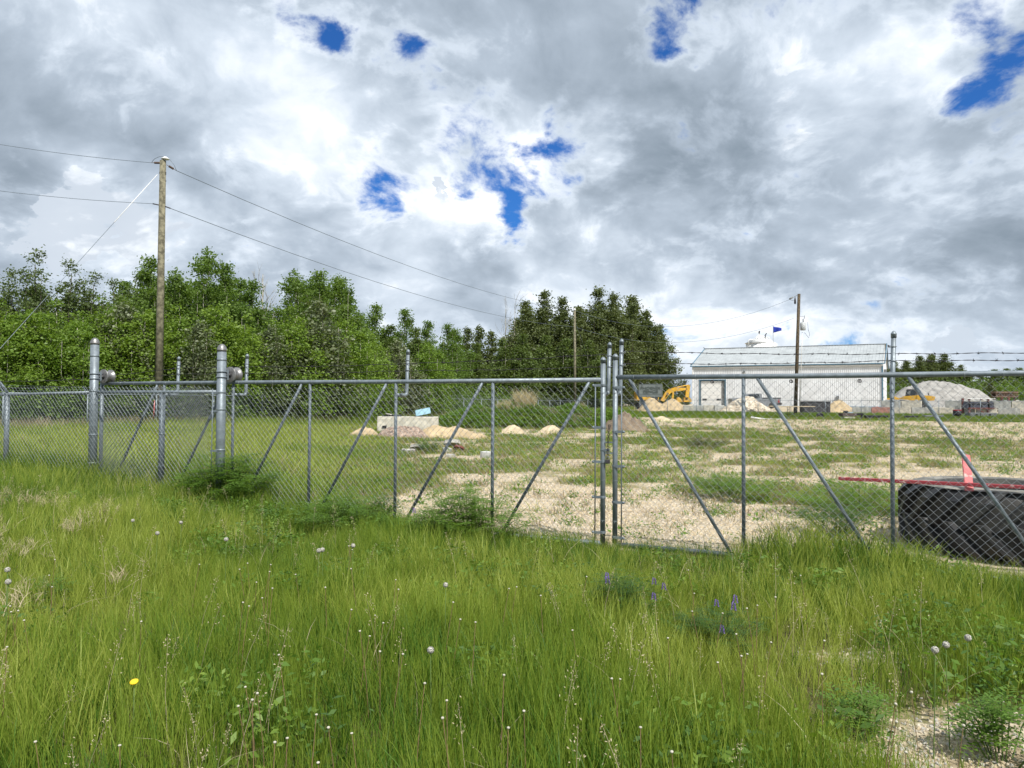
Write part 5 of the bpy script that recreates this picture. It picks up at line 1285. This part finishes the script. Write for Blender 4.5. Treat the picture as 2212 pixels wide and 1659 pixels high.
# ------------------------------------------------------------------ scattered vegetation (geometry nodes on points)
def hidden_coll(name, meshes):
    c = bpy.data.collections.new(name)
    for i, me in enumerate(meshes):
        o = bpy.data.objects.new('%s_%02d' % (name, i), me); c.objects.link(o)
    return c
def scatter(name, pts, scl, rot, vid, coll, label=None, cat=None, parent=None, loc=(0, 0, 0)):
    me = bpy.data.meshes.new(name); n = len(pts); me.vertices.add(n); me.vertices.foreach_set('co', np.asarray(pts, np.float32).ravel())
    a = me.attributes.new('scl', 'FLOAT_VECTOR', 'POINT'); a.data.foreach_set('vector', np.asarray(scl, np.float32).ravel())
    a = me.attributes.new('rot', 'FLOAT_VECTOR', 'POINT'); a.data.foreach_set('vector', np.asarray(rot, np.float32).ravel())
    a = me.attributes.new('vid', 'INT', 'POINT'); a.data.foreach_set('value', np.asarray(vid, np.int32))
    me.update(); o = link(name, me, parent); o['kind'] = 'stuff'; tag(o, label, cat)
    ng = bpy.data.node_groups.new(name + '_scatter', 'GeometryNodeTree')
    ng.interface.new_socket('Geometry', in_out='INPUT', socket_type='NodeSocketGeometry'); ng.interface.new_socket('Geometry', in_out='OUTPUT', socket_type='NodeSocketGeometry')
    N = ng.nodes; Lk = ng.links; gi = N.new('NodeGroupInput'); go = N.new('NodeGroupOutput'); ip = N.new('GeometryNodeInstanceOnPoints'); ci = N.new('GeometryNodeCollectionInfo')
    ci.inputs[0].default_value = coll; ci.inputs[1].default_value = True; ci.inputs[2].default_value = True
    def attr(nm, t):
        q = N.new('GeometryNodeInputNamedAttribute'); q.data_type = t; q.inputs[0].default_value = nm; return q.outputs[0]
    er = N.new('FunctionNodeEulerToRotation'); Lk.new(attr('rot', 'FLOAT_VECTOR'), er.inputs[0])
    Lk.new(gi.outputs[0], ip.inputs['Points']); Lk.new(ci.outputs[0], ip.inputs['Instance']); ip.inputs['Pick Instance'].default_value = True
    Lk.new(attr('vid', 'INT'), ip.inputs['Instance Index']); Lk.new(er.outputs[0], ip.inputs['Rotation']); Lk.new(attr('scl', 'FLOAT_VECTOR'), ip.inputs['Scale'])
    Lk.new(ip.outputs[0], go.inputs[0]); md = o.modifiers.new('scatter', 'NODES'); md.node_group = ng
    return o
def tuft(seed, nb, hmin, hmax, spread, width, lean, m, seeds=None):
    rs = np.random.RandomState(seed); V = []; F = []; b = 0
    for i in range(nb):
        a = rs.uniform(0, 6.28); r = spread * math.sqrt(rs.rand()); x0, y0 = math.cos(a) * r, math.sin(a) * r
        h = rs.uniform(hmin, hmax); az = rs.uniform(0, 6.28); ln = lean * rs.uniform(.2, 1.3) * h; w = width * rs.uniform(.6, 1.3); fa = rs.uniform(0, 3.14)
        wx, wy = math.cos(fa) * w / 2, math.sin(fa) * w / 2; S = 4
        for k in range(S + 1):
            t = k / S; cx = x0 + math.cos(az) * ln * t * t; cy = y0 + math.sin(az) * ln * t * t; cz = h * (t - .18 * lean * t * t * t)
            ww = (1 - t ** 2.2) * (.75 + .5 * t) if k < S else 0.03
            V.append((cx - wx * ww, cy - wy * ww, cz)); V.append((cx + wx * ww, cy + wy * ww, cz))
        for k in range(S): F.append((b + 2 * k, b + 2 * k + 1, b + 2 * k + 3, b + 2 * k + 2))
        b = len(V)
    me = bpy.data.meshes.new('tuft'); me.from_pydata(V, [], F); me.polygons.foreach_set('use_smooth', [True] * len(F)); me.materials.append(m); return me
def panicle(seed, m, h=.45, n=40, spread=.05):
    """thin stem with a loose seed head"""
    rs = np.random.RandomState(seed); V = []; F = []
    mb = MB(); a = rs.uniform(0, 6.28); mb.tube([(0, 0, 0), (math.cos(a) * .02, math.sin(a) * .02, h * .55), (math.cos(a) * .08, math.sin(a) * .08, h)], [.0016, .0013, .0008], 3, caps=False)
    top = Vector((math.cos(a) * .08, math.sin(a) * .08, h)); mid_ = Vector((math.cos(a) * .04, math.sin(a) * .04, h * .7))
    for i in range(n):
        t = rs.rand(); c = mid_.lerp(top, t) + Vector(rs.normal(size=3)) * spread * (1 - t * .7) * .5; d = Vector(rs.normal(size=3)).normalized() * .006; u = Vector(rs.normal(size=3)).normalized() * .0025
        mb.add([c - d, c + u, c + d, c - u], [(0, 1, 2, 3)])
    return mb.mesh('panicle', m)
def weedmesh(seed, m, r=.12, h=.12, n=26, leaf=.05):
    rs = np.random.RandomState(seed); C = rs.normal(size=(n, 3)) * np.array([r * .55, r * .55, 0]); C[:, 2] = rs.rand(n) * h
    return npmesh('weed', leaf_quads(rs, C, leaf, .8, .45), 4, m)

rs = np.random.RandomState(11)
def area_pts(n, xr, yr): return rs.uniform(xr[0], xr[1], n), rs.uniform(yr[0], yr[1], n)
def put(name, x, y, smin, smax, coll, nvar, label, cat, hs=1.0, tilt=.12, zoff=0, extra=None):
    n = len(x); z = gz(x, y) + zoff; s = rs.uniform(smin, smax, n) * (1 if extra is None else extra); sc = np.stack([s, s, s * hs], 1)
    rot = np.stack([rs.normal(size=n) * tilt, rs.normal(size=n) * tilt, rs.uniform(0, 6.28, n)], 1)
    return scatter(name, np.stack([x, y, z], 1), sc, rot, rs.randint(0, nvar, n), coll, label, cat)

# 1. foreground lawn
near = [tuft(100 + i, 16, .15, .42, .06, .0052, .24, GRASS_N) for i in range(5)] + [tuft(110 + i, 14, .16, .40, .06, .005, .34, GRASS_Y) for i in range(4)] + [tuft(120 + i, 16, .12, .34, .07, .006, .4, GRASS_D) for i in range(3)]
NEAR = hidden_coll('near_grass_tufts', near)
x, y = area_pts(120000, (-11, 8), (1.9, 16))
k = (np.abs(x) < y * .74 + .9) & (gline(x, y) < .35); x, y = x[k], y[k]
dn = fbm(x, y, .9, 3); vg = vegmask(x, y)
k = rs.rand(len(x)) < (.30 + .9 * dn) * np.clip(vg * 1.0, .03, 1) * np.where(y > 9.5, .8, 1); x, y = x[k], y[k]
k = np.hypot(x - TC.x, y - TC.y) > 1.02; x, y = x[k], y[k]
hgt = .42 + .85 * fbm(x + 5, y, 1.3, 3) - .32 * ss(.9, .2, -gline(x, y)) * ss(-1.6, -.9, x) * ss(2.6, 1.6, x) + .45 * ss(.8, .1, -gline(x, y)) * ss(2.0, 2.6, x) * ss(3.9, 3.2, x) - .25 * ss(1.0, .1, -gline(x, y)) * ss(3.3, 3.9, x) + .30 * ss(.9, .1, -gline(x, y)) * ss(-1.4, -2.2, x) + .35 * ss(-2.5, -6, x) * ss(5, 8, y)
hgt = hgt * np.clip(vegmask(x, y) + .15, .32, 1)
# keep foreground colour patches: yellow-green in the middle, deep green near the fence and weeds
n = len(x); yel = fbm(x + 21, y + 3, 1.9, 4); dk = np.clip(.15 + .75 * ss(2.6, .3, -gline(x, y)) + (yel < .40) * .5 + .4 * ss(-3, -6, x), 0, .95)
u = rs.rand(n); vid = np.where(u < dk * .6, rs.randint(9, 12, n), np.where(yel + rs.normal(size=n) * .06 > .5, rs.randint(5, 9, n), rs.randint(0, 5, n)))
s = hgt * rs.uniform(.75, 1.2, n)
scatter('foreground_grass', np.stack([x, y, gz(x, y) - .01], 1), np.stack([s, s, s], 1), np.stack([rs.normal(size=n) * .1, rs.normal(size=n) * .1, rs.uniform(0, 6.28, n)], 1), vid, NEAR, 'thick fresh green grass between the camera and the gate', 'grass')
FGW = hidden_coll('foreground_weed_plants', [weedmesh(240 + i, [WEEDM, WEEDD, WEEDM, LEAF_B][i], .10, .22, 46, .040) for i in range(4)])
x, y = area_pts(5200, (-8, 8), (2.2, 10)); k = (np.abs(x) < y * .72 + .3) & (gline(x, y) < .1) & (fbm(x + 19, y + 42, .9, 3) > .57) & ~((-gline(x, y) < .8) & (x > -1.3) & (x < 2.6)) & (vegmask(x, y) > .2); x, y = x[k], y[k]
put('foreground_weeds', x, y, .6, 1.2, FGW, 4, 'small broad leaved weeds mixed into the foreground grass', 'weeds', zoff=.03)
# seed heads, dry stems in the lawn
PAN = hidden_coll('seed_heads', [panicle(i, GRASS_T, .42 + .05 * i, 40, .05) for i in range(4)] + [tuft(140 + i, 3, .2, .42, .05, .0042, .9, GRASS_T) for i in range(4)])
x, y = area_pts(1700, (-8, 8), (2.2, 10)); k = (np.abs(x) < y * .72 + .3) & (gline(x, y) < .1) & (fbm(x + 9, y + 2, 1.2, 3) > .45) & (vegmask(x, y) > .4); x, y = x[k], y[k]
put('grass_seed_heads', x, y, .6, 1.05, PAN, 8, 'thin pale grass seed heads and dry stalks in the foreground grass', 'grass')
# dry bleached grass at the left
DRY = hidden_coll('dry_tufts', [tuft(150 + i, 16, .07, .15, .07, .0055, .9, GRASS_T) for i in range(4)])
x, y = area_pts(2200, (-8.5, -2.8), (4.6, 9.5)); a = x / y
k = (a < -.56 - .25 * (fbm(x, y, .7, 3) - .5)) & (fbm(x + 3, y, .4, 3) > .53); x, y = x[k], y[k]
put('dry_grass', x, y, .6, 1.0, DRY, 4, 'bleached drooping dry grass at the left edge of the foreground', 'dry grass', tilt=.35, zoff=.20)

# 2. yard: taller green field on the left, sparse weeds elsewhere
FIELD = hidden_coll('field_tufts', [tuft(160 + i, 20, .14, .36, .16, .011, .5, GRASS_N) for i in range(4)] + [tuft(166 + i, 18, .12, .32, .16, .011, .5, GRASS_Y) for i in range(3)] + [tuft(170 + i, 18, .10, .30, .16, .012, .6, GRASS_B) for i in range(2)])
x, y = area_pts(150000, (-34, 12), (8, 62)); g_ = gline(x, y)
k = (g_ > .35) & (np.abs(x) < y * .74 + 1) & (lfence(x, y) < .5); x, y = x[k], y[k]; v = vegmask(x, y)
k = (v > .52) & (rs.rand(len(x)) < (v - .3) * 1.3); x, y = x[k], y[k]; v = v[k]
n = len(x); a = x / y; hgt = .45 + .75 * ss(-.12, -.36, a) ; u = rs.rand(n); yel = fbm(x + 3, y + 77, 5, 4)
band = .75 * ss(-.05, -.18, a) 
vid = np.where(u < .10 + .25 * (a > -.15), rs.randint(7, 9, n), np.where(yel > .47, rs.randint(4, 7, n), rs.randint(0, 4, n)))
s = hgt * rs.uniform(.7, 1.25, n) * (1 + .012 * y)
scatter('field_grass', np.stack([x, y, gz(x, y) - .01], 1), np.stack([s, s, s * np.where(a < -.3, 1.1, .8)], 1), np.stack([rs.normal(size=n) * .1, rs.normal(size=n) * .1, rs.uniform(0, 6.28, n)], 1), vid, FIELD, 'green meadow grass inside the yard, beyond the left gate leaf', 'grass')
WEED = hidden_coll('yard_weeds', [weedmesh(180 + i, WEEDM, .12, .09, 26, .045) for i in range(3)] + [tuft(186 + i, 12, .05, .17, .10, .008, .7, GRASS_B) for i in range(4)] + [tuft(190 + i, 10, .05, .18, .09, .008, .6, GRASS_N) for i in range(2)])
x, y = area_pts(190000, (-12, 50), (7.5, 82)); k = (gline(x, y) > .3) & (np.abs(x) < y * .74 + 1) & (lfence(x, y) < 0) & (rfence(x, y) < 0); x, y = x[k], y[k]; v = vegmask(x, y)
cl = fbm(x + 71, y + 13, .9, 4)
k = (rs.rand(len(x)) < np.clip((v - .05) * .75, 0.09, .55) * ss(.40, .60, cl) * 1.1 * np.clip(22 / y, .25, 1) * 2) & (np.hypot(x - TC.x, y - TC.y) > 1.02); x, y = x[k], y[k]
n = len(x); s = rs.uniform(.5, 1.15, n) * (1 + .016 * y)
scatter('yard_weeds', np.stack([x, y, gz(x, y)], 1), np.stack([s, s, s], 1), np.stack([rs.normal(size=n) * .1, rs.normal(size=n) * .1, rs.uniform(0, 6.28, n)], 1), rs.randint(0, 9, n), WEED, 'sparse low weeds and grass tufts growing in the gravel of the yard', 'weeds')
x, y = area_pts(2600, (-4, 9), (7.9, 15)); k = (gline(x, y) > .3) & (fbm(x + 5, y + 88, .6, 3) > .54) & (np.hypot(x - TC.x, y - TC.y) > 1.02); x, y = x[k], y[k]
put('gravel_weeds', x, y, .45, 1.0, WEED, 9, 'small green weeds pushing through the pale gravel just behind the gate', 'weeds')
# tall grass strip at far fence and dry grass by the left trees
STRIP = hidden_coll('strip_tufts', [tuft(200 + i, 26, .3, .72, .3, .035, .35, GRASS_N) for i in range(3)] + [tuft(204 + i, 26, .25, .6, .3, .035, .4, GRASS_D) for i in range(3)])
x, y = area_pts(60000, (4, 62), (60, 112)); v = .426 * x + .905 * y; q = rfence(x, y)
k = (v > 80.5 + 2 * fbm(x, y, 3)) & (q < 3.5) & (lfence(x, y) < 0) & (x < y * .75 + 2) & (rs.rand(len(x)) < .75); x, y = x[k], y[k]; v = v[k]
put('far_grass_strip', x, y, .42, .72, STRIP, 6, 'tall green grass strip along the far fence in front of the blocks', 'grass', extra=.42 + .5 * ss(84, 90, v))
EDGE = hidden_coll('edge_tufts', [tuft(210 + i, 22, .3, .8, .22, .02, .4, GRASS_N) for i in range(3)] + [tuft(214 + i, 22, .3, .85, .22, .02, .35, GRASS_B) for i in range(3)] + [tuft(218, 20, .4, .9, .2, .018, .3, GRASS_T)])
x, y = area_pts(60000, (-60, 22), (24, 112)); q = lfence(x, y); k = (q > -3.4) & (q < 7) & (np.abs(x) < y * .76 + 3) & (rs.rand(len(x)) < .8); x, y = x[k], y[k]; q = q[k]
n = len(x); vid = np.where(rs.rand(n) < ss(-3.4, 0.5, q) * .8, rs.randint(3, 7, n), rs.randint(0, 3, n)); s = rs.uniform(.6, 1.15, n)
scatter('fence_line_grass', np.stack([x, y, gz(x, y)], 1), np.stack([s, s, s], 1), np.stack([rs.normal(size=n) * .1, rs.normal(size=n) * .1, rs.uniform(0, 6.28, n)], 1), vid, EDGE, 'rough mixed green and straw coloured grass along the left fence', 'grass')
# undergrowth of the wood
BUSH = hidden_coll('undergrowth_bushes', [npmesh('bush', leaf_quads(np.random.RandomState(300 + i), np.random.RandomState(310 + i).normal(size=(900, 3)) * np.array([.75, .75, .6]) + np.array([0, 0, .9]), .15), 4, [LEAF_A, LEAF_B, LEAF_A, LEAF_C][i]) for i in range(4)])
x, y = area_pts(5200, (-70, 60), (28, 150)); q = lfence(x, y); k = (q > 5.5) & (q < 14) & (np.abs(x) < y * .8 + 6) & (y < 118); x, y = x[k], y[k]
put('undergrowth', x, y, .8, 1.5, BUSH, 4, 'dense leafy undergrowth at the foot of the wood', 'bushes')
x, y = area_pts(900, (60, 150), (165, 190)); k = (x < y * .72); x, y = x[k], y[k]
put('far_undergrowth', x, y, 1.4, 2.6, BUSH, 4, 'low dark bushes at the foot of the distant treeline right of the shed', 'bushes')
# far wood closing the horizon
FARW = hidden_coll('far_wood_trees', [TM['green_far'][1], TM['olive_b'][1]])
x, y = area_pts(900, (-260, 300), (150, 260)); k = (rfence(x, y) > 100) | (x < 0); x, y = x[k], y[k]
put('far_wood', x, y, .55, .8, FARW, 2, 'far wood closing the horizon beyond the trees', 'wood', extra=np.where(x > 25, .5, 1.0))
# mound plants
mx = rs.uniform(-6, 6, 3800); my = rs.uniform(-3.2, 3.2, 3800); mh = mound_h(mx, my); k = mh > .05; mx, my, mh = mx[k], my[k], mh[k]
MV = hidden_coll('mound_plants', [weedmesh(220 + i, [WEEDM, LEAF_B, WEEDM][i], .28, .30, 60, .10) for i in range(3)] + [tuft(226, 20, .2, .5, .15, .014, .4, GRASS_N)])
n = len(mx); o = scatter('mound_weeds', np.stack([mx, my, mh - .05 + gz(MC.x + mx, MC.y + my) - gzf(MC.x, MC.y)], 1), np.repeat(rs.uniform(.6, 1.25, n)[:, None], 3, 1), np.stack([rs.normal(size=n) * .1, rs.normal(size=n) * .1, rs.uniform(0, 6.28, n)], 1), rs.randint(0, 4, n), MV, parent=mound)
MD = hidden_coll('mound_dry_grass', [tuft(230 + i, 30, .35, .95, .16, .012, .45, GRASS_T) for i in range(3)])
k = ((mh > .95) & (mx < 3) & (fbm(mx + 40, my, 1.2, 3) > .45)) | (np.hypot(mx + .8, my) < .6); n = k.sum(); ex = np.where(np.hypot(mx[k] + .8, my[k]) < .6, 1.35, .8)
scatter('mound_dry_grass', np.stack([mx[k], my[k], mh[k] + gz(MC.x + mx[k], MC.y + my[k]) - gzf(MC.x, MC.y)], 1), np.repeat((rs.uniform(.6, 1.1, n) * ex)[:, None], 3, 1), np.stack([rs.normal(size=n) * .15, rs.normal(size=n) * .15, rs.uniform(0, 6.28, n)], 1), rs.randint(0, 3, n), MD, parent=mound)

# 3. loose gravel stones near and in the yard
STN = hidden_coll('stones', [rockmesh(400 + i, [ROCKG, ROCKM, SANDP][i % 3], .02, 'stone') for i in range(6)])
x, y = area_pts(26000, (.8, 4.0), (1.9, 5.0)); k = rs.rand(len(x)) < (1 - vegmask(x, y)) * .9; x, y = x[k], y[k]
put('loose_gravel', x, y, .2, .75, STN, 6, 'loose grey gravel in the bare patch at the lower right', 'gravel', tilt=1)
STN2 = hidden_coll('pale_stones', [rockmesh(420 + i, [ROCKM, SANDP][i % 2], .02, 'stone') for i in range(6)])
x, y = area_pts(110000, (-5, 12), (7.4, 24)); k = (gline(x, y) > .1) & (rs.rand(len(x)) < ss(.65, .25, vegmask(x, y)) * np.clip(9 / y, 0, 1)); x, y = x[k], y[k]
put('yard_gravel', x, y, .4, 1.35, STN2, 6, 'pale gravel scattered on the yard ground behind the gate', 'gravel', tilt=1)

# ------------------------------------------------------------------ individual weeds and flowers
def pinnate_bush(name, label, c, w, h, m, n=260, leaf=.085, seed=0, flowers=0, cat='weed', fm=None, stemn=26):
    rs_ = np.random.RandomState(seed); rr = random.Random(seed); c = Vector((c[0], c[1], gzf(c[0], c[1]))); r = thing(name, label, cat, c)
    st = MB(); C = []; V = []; tips = []
    for i in range(stemn):
        a = rr.uniform(0, 6.28); rad = math.sqrt(rr.random()) * w / 2; hh_ = h * (1 - .45 * (rad / (w / 2)) ** 2) * rr.uniform(.75, 1.1)
        b0 = Vector((math.cos(a) * rad * .35, math.sin(a) * rad * .35, 0)); tp = Vector((math.cos(a) * rad, math.sin(a) * rad, hh_)); mid_ = b0.lerp(tp, .55) + Vector((0, 0, hh_ * .12)); st.tube([c + b0, c + mid_, c + tp], [.004, .003, .0015], 4, caps=False); tips.append(tp)
        for j in range(n // stemn):
            t = .25 + .75 * rr.random(); p = b0.lerp(mid_, t / .55) if t < .55 else mid_.lerp(tp, (t - .55) / .45)
            az = rr.uniform(0, 6.28); dirv = Vector((math.cos(az), math.sin(az), rr.uniform(-.1, .55))).normalized(); Lf = leaf * rr.uniform(.8, 1.5)
            side = dirv.cross(Vector((0, 0, 1))).normalized()
            for q in range(5):     # leaflets along the rachis
                pc = p + dirv * Lf * (q + .6) / 5 * 1.3 - Vector((0, 0, .25 * Lf * (q / 5) ** 2)); ll = Lf * .30 * (1.1 - abs(q - 2) * .2)
                for sgn in (-1, 1):
                    tpv = pc + side * sgn * ll + dirv * ll * .45 + Vector((0, 0, rr.uniform(-.1, .15) * ll)); wv = dirv * ll * .22
                    V += [pc, (pc + tpv) / 2 - wv + Vector((0, 0, ll * .1)), tpv, (pc + tpv) / 2 + wv]
    st.build('stems', STEMG, r)
    link('foliage', npmesh('foliage', np.array([tuple(v) for v in V]), 4, m), r)
    for k in range(flowers):
        tp = tips[rr.randrange(len(tips))]; b = MB(); p = c + tp + Vector((rr.uniform(-.03, .03), rr.uniform(-.08, 0), rr.uniform(0, .04)))
        for j in range(26):
            t = j / 26; a = j * 2.4; q = p + Vector((math.cos(a) * .007 * (1.2 - t), math.sin(a) * .007 * (1.2 - t), t * .045)); e = Vector((math.cos(a) * .007, math.sin(a) * .007, -.004))
            b.add([q, q + e + Vector((0, 0, .005)), q + e * 1.5, q + e - Vector((0, 0, .006))], [(0, 1, 2, 3)])
        b.build('flower_spike', fm or PURPLE, r)
    return r
def g2(px, py): p = gp(px, py); return p
pinnate_bush('bushy_weed', 'large bushy green weed at the foot of the right roller post', g2(497, 1118), 1.45, .74, WEEDM, 1500, .13, 1, stemn=64)
pinnate_bush('bushy_weed', 'low leafy weed growing on the gate line between the second and third braces', g2(760, 1150), 1.5, .48, WEEDM, 900, .11, 2, stemn=50)
pinnate_bush('bushy_weed', 'tall leafy weed clump at the gate foot left of the bare gravel', g2(1015, 1180), 1.35, .62, WEEDM, 1200, .12, 3, flowers=2, stemn=56)
pinnate_bush('vetch_plant', 'vetch clump with violet flowers in the grass right of centre', g2(1335, 1345), .72, .36, WEEDD, 620, .055, 4, flowers=5, stemn=44)
pinnate_bush('vetch_plant', 'sprawling lower vetch clump with few violet flowers, right of the other', g2(1545, 1400), .8, .24, WEEDD, 520, .055, 5, flowers=4, stemn=40)
pinnate_bush('bushy_weed', 'thick green weeds seen through the right leaf, left of the tyre', (4.7, 10.4), 2.4, .5, WEEDM, 900, .12, 6, stemn=60)
pinnate_bush('bushy_weed', 'leafy green weed patch behind the first upright of the right leaf', (3.4, 12.2), 2.0, .42, WEEDM, 700, .12, 16, stemn=50)
pinnate_bush('bushy_weed', 'green weed patch in the yard close to the left side of the tyre', (3.75, 8.9), 1.0, .38, WEEDD, 420, .1, 17, stemn=34)
p = gp(1520, 968); pinnate_bush('bushy_weed', 'dark brownish low bush in the open yard behind the first right brace', p, 2.2, .45, mat('dark_dry_bush', (.075, .07, .04), .9), 700, .11, 7, stemn=60)
p = gp(930, 978); pinnate_bush('bushy_weed', 'dark green bush between the two groups of rubble', p, .95, .45, WEEDD, 420, .1, 8, stemn=34)
pinnate_bush('fern_leaf_weed', 'fern leaved weed at the bottom right corner on the gravel', g2(2165, 1650), .42, .27, WEEDM, 170, .09, 9, stemn=12)
pinnate_bush('fern_leaf_weed', 'fern leaved weed at the edge of the gravel patch', g2(1880, 1590), .4, .2, WEEDM, 130, .08, 10, stemn=10)
pinnate_bush('fern_leaf_weed', 'fern leaved weed at the right edge above the gravel patch', g2(2190, 1440), .4, .26, WEEDM, 170, .09, 11, stemn=12)
pinnate_bush('fern_leaf_weed', 'bright broad leaved weed at the left edge of the grass', g2(85, 1330), .45, .25, WEEDM, 200, .08, 12, stemn=16)
pinnate_bush('dead_weed', 'dark brown withered weed caught in the near mesh beside the line post', G(OL, -6.05, -.3, 0), .22, .45, mat('withered_brown', (.10, .06, .035), .9), 60, .05, 13, stemn=6)

# dandelions
def dandelion():
    r = thing('dandelion', '', 'dandelion', (0, 0, 0), group='dandelion seed heads in the grass'); MB().tube([(0, 0, 0), (.01, 0, .2), (.015, 0, .40)], [.0026, .002, .0018], 5, caps=False).build('stem', STEMG, r)
    b = MB(); rr = random.Random(3)
    for i in range(150):
        a = rr.uniform(0, 6.28); z = rr.uniform(-1, 1); q = math.sqrt(1 - z * z); d = Vector((math.cos(a) * q, math.sin(a) * q, z)); c = Vector((.015, 0, .415)); e = c + d * .014; s = d.orthogonal().normalized() * .0024; t = d.cross(s)
        b.add([c + d * .006, e + s, e + t, e - s, e - t], [(1, 2, 3, 4), (0, 1, 3)])
    b.lathe(Vector((.015, 0, .405)), (0, 0, 1), [(0, .004), (.01, .012), (.02, .004)], 8); b.build('seed_head', SEEDW, r); return r
dz = dandelion(); spots = [(285, 1125), (335, 1152), (393, 1128), (487, 1166), (684, 1190), (700, 1188), (760, 1178), (962, 1262), (12, 1232), (10, 1258), (2082, 1376), (2050, 1392), (935, 1402), (2015, 1405)]
dl = ['fluffy dandelion head on the bank, leftmost of the row below the near fence', 'fluffy dandelion head left of the roller post weed, lower', 'fluffy dandelion head just left of the bushy weed at the roller post', 'fluffy dandelion head below the bushy weed at the roller post', 'left one of two dandelion heads close together below the low weed', 'right one of two dandelion heads close together below the low weed', 'fluffy dandelion head below the low weed on the gate line',
      'pale dandelion head standing alone in the middle of the grass', 'upper of two dandelion heads at the left edge', 'lower of two dandelion heads at the left edge', 'large white dandelion head above the gravel patch', 'smaller dandelion head left of the large one above the gravel patch', 'small dandelion head above the bottom centre grass', 'ragged dandelion head low right above the gravel']
for i, ((px, py), lb) in enumerate(zip(spots, dl)):
    d = ray(px, py); zt = .46; t = (zt - EYE) / d.z; p = Vector((0, 0, EYE)) + d * t; g = gzf(p.x, p.y)
    q = dz if i == 0 else dup(dz, (0, 0, 0)); q.location = (p.x, p.y, g); q.rotation_euler = (0, 0, rnd.uniform(0, 6)); q.scale = ((zt - g) / .415,) * 3; q['label'] = lb
# spent dandelion stalks: small pale buttons on thin stems
bm_ = MB(); bm_.tube([(0, 0, 0), (.02, 0, .22), (.05, 0, .40)], [.002, .0018, .0015], 4, caps=False); me1 = bm_.mesh('stalk', STEMB)
SPENT = mat('dull_pale_button', (.50, .47, .38), .9, 0, .1, 60)
bb = MB(); bb.lathe(Vector((.05, 0, .398)), (.2, 0, 1), [(0, .002), (.003, .0055), (.006, .0055), (.008, .003)], 7); me2 = bb.mesh('button', SPENT)
for i in range(130):
    px = rnd.uniform(0, 2150); py = rnd.uniform(1180, 1640)
    if float(fbm(px / 100 + 3, py / 100, 1.2, 3)) < .42 + .06 * (px < 500): continue
    d = ray(px, py); zt = rnd.uniform(.34, .46); t = (zt - EYE) / d.z; p = Vector((0, 0, EYE)) + d * t
    if gline(p.x, p.y) > -.3 or vegmask(p.x, p.y) < .6: continue
    g = gzf(p.x, p.y); r = thing('spent_dandelion', 'spent dandelion stalk with a tiny pale button top in the foreground grass', 'dandelion', (p.x, p.y, g), rnd.uniform(0, 6.28), 'spent dandelion stalks')
    link('stalk', me1, r); link('button', me2, r); r.scale = (1, 1, (zt - g) / .40)
p = gp(290, 1475, .3); r = thing('dandelion_flower', 'single yellow dandelion flower at the lower left of the grass', 'flower', (p.x, p.y, gzf(p.x, p.y)))
MB().tube([p - Vector((0, 0, .3)), p], .002, 4).build('stem', STEMG, r); MB().lathe(p, (0, -.4, 1), [(0, .004), (.003, .017), (.008, .018), (.012, .008)], 12).build('petals', YELLF, r)

for o in SC.objects:
    if o.name.split('.')[0] in ('wire_tie', 'tie_wire', 'wire_loops', 'roller_bracket', 'clamp_fittings', 'brace_band', 'small_print_line', 'links', 'stems', 'foliage', 'branches', 'bushing', 'tripod_frame', 'insulator', 'latch_fork', 'latch_tongue', 'band', 'crumpled_sheet', 'door_frame', 'seed_head', 'arrester', 'barbed_wire', 'left_insulator', 'right_insulator', 'pin_insulator', 'trunk') and o.parent:
        if o.name.split('.')[0] not in ('trunk', 'foliage', 'seed_head'): o['kind'] = 'stuff'
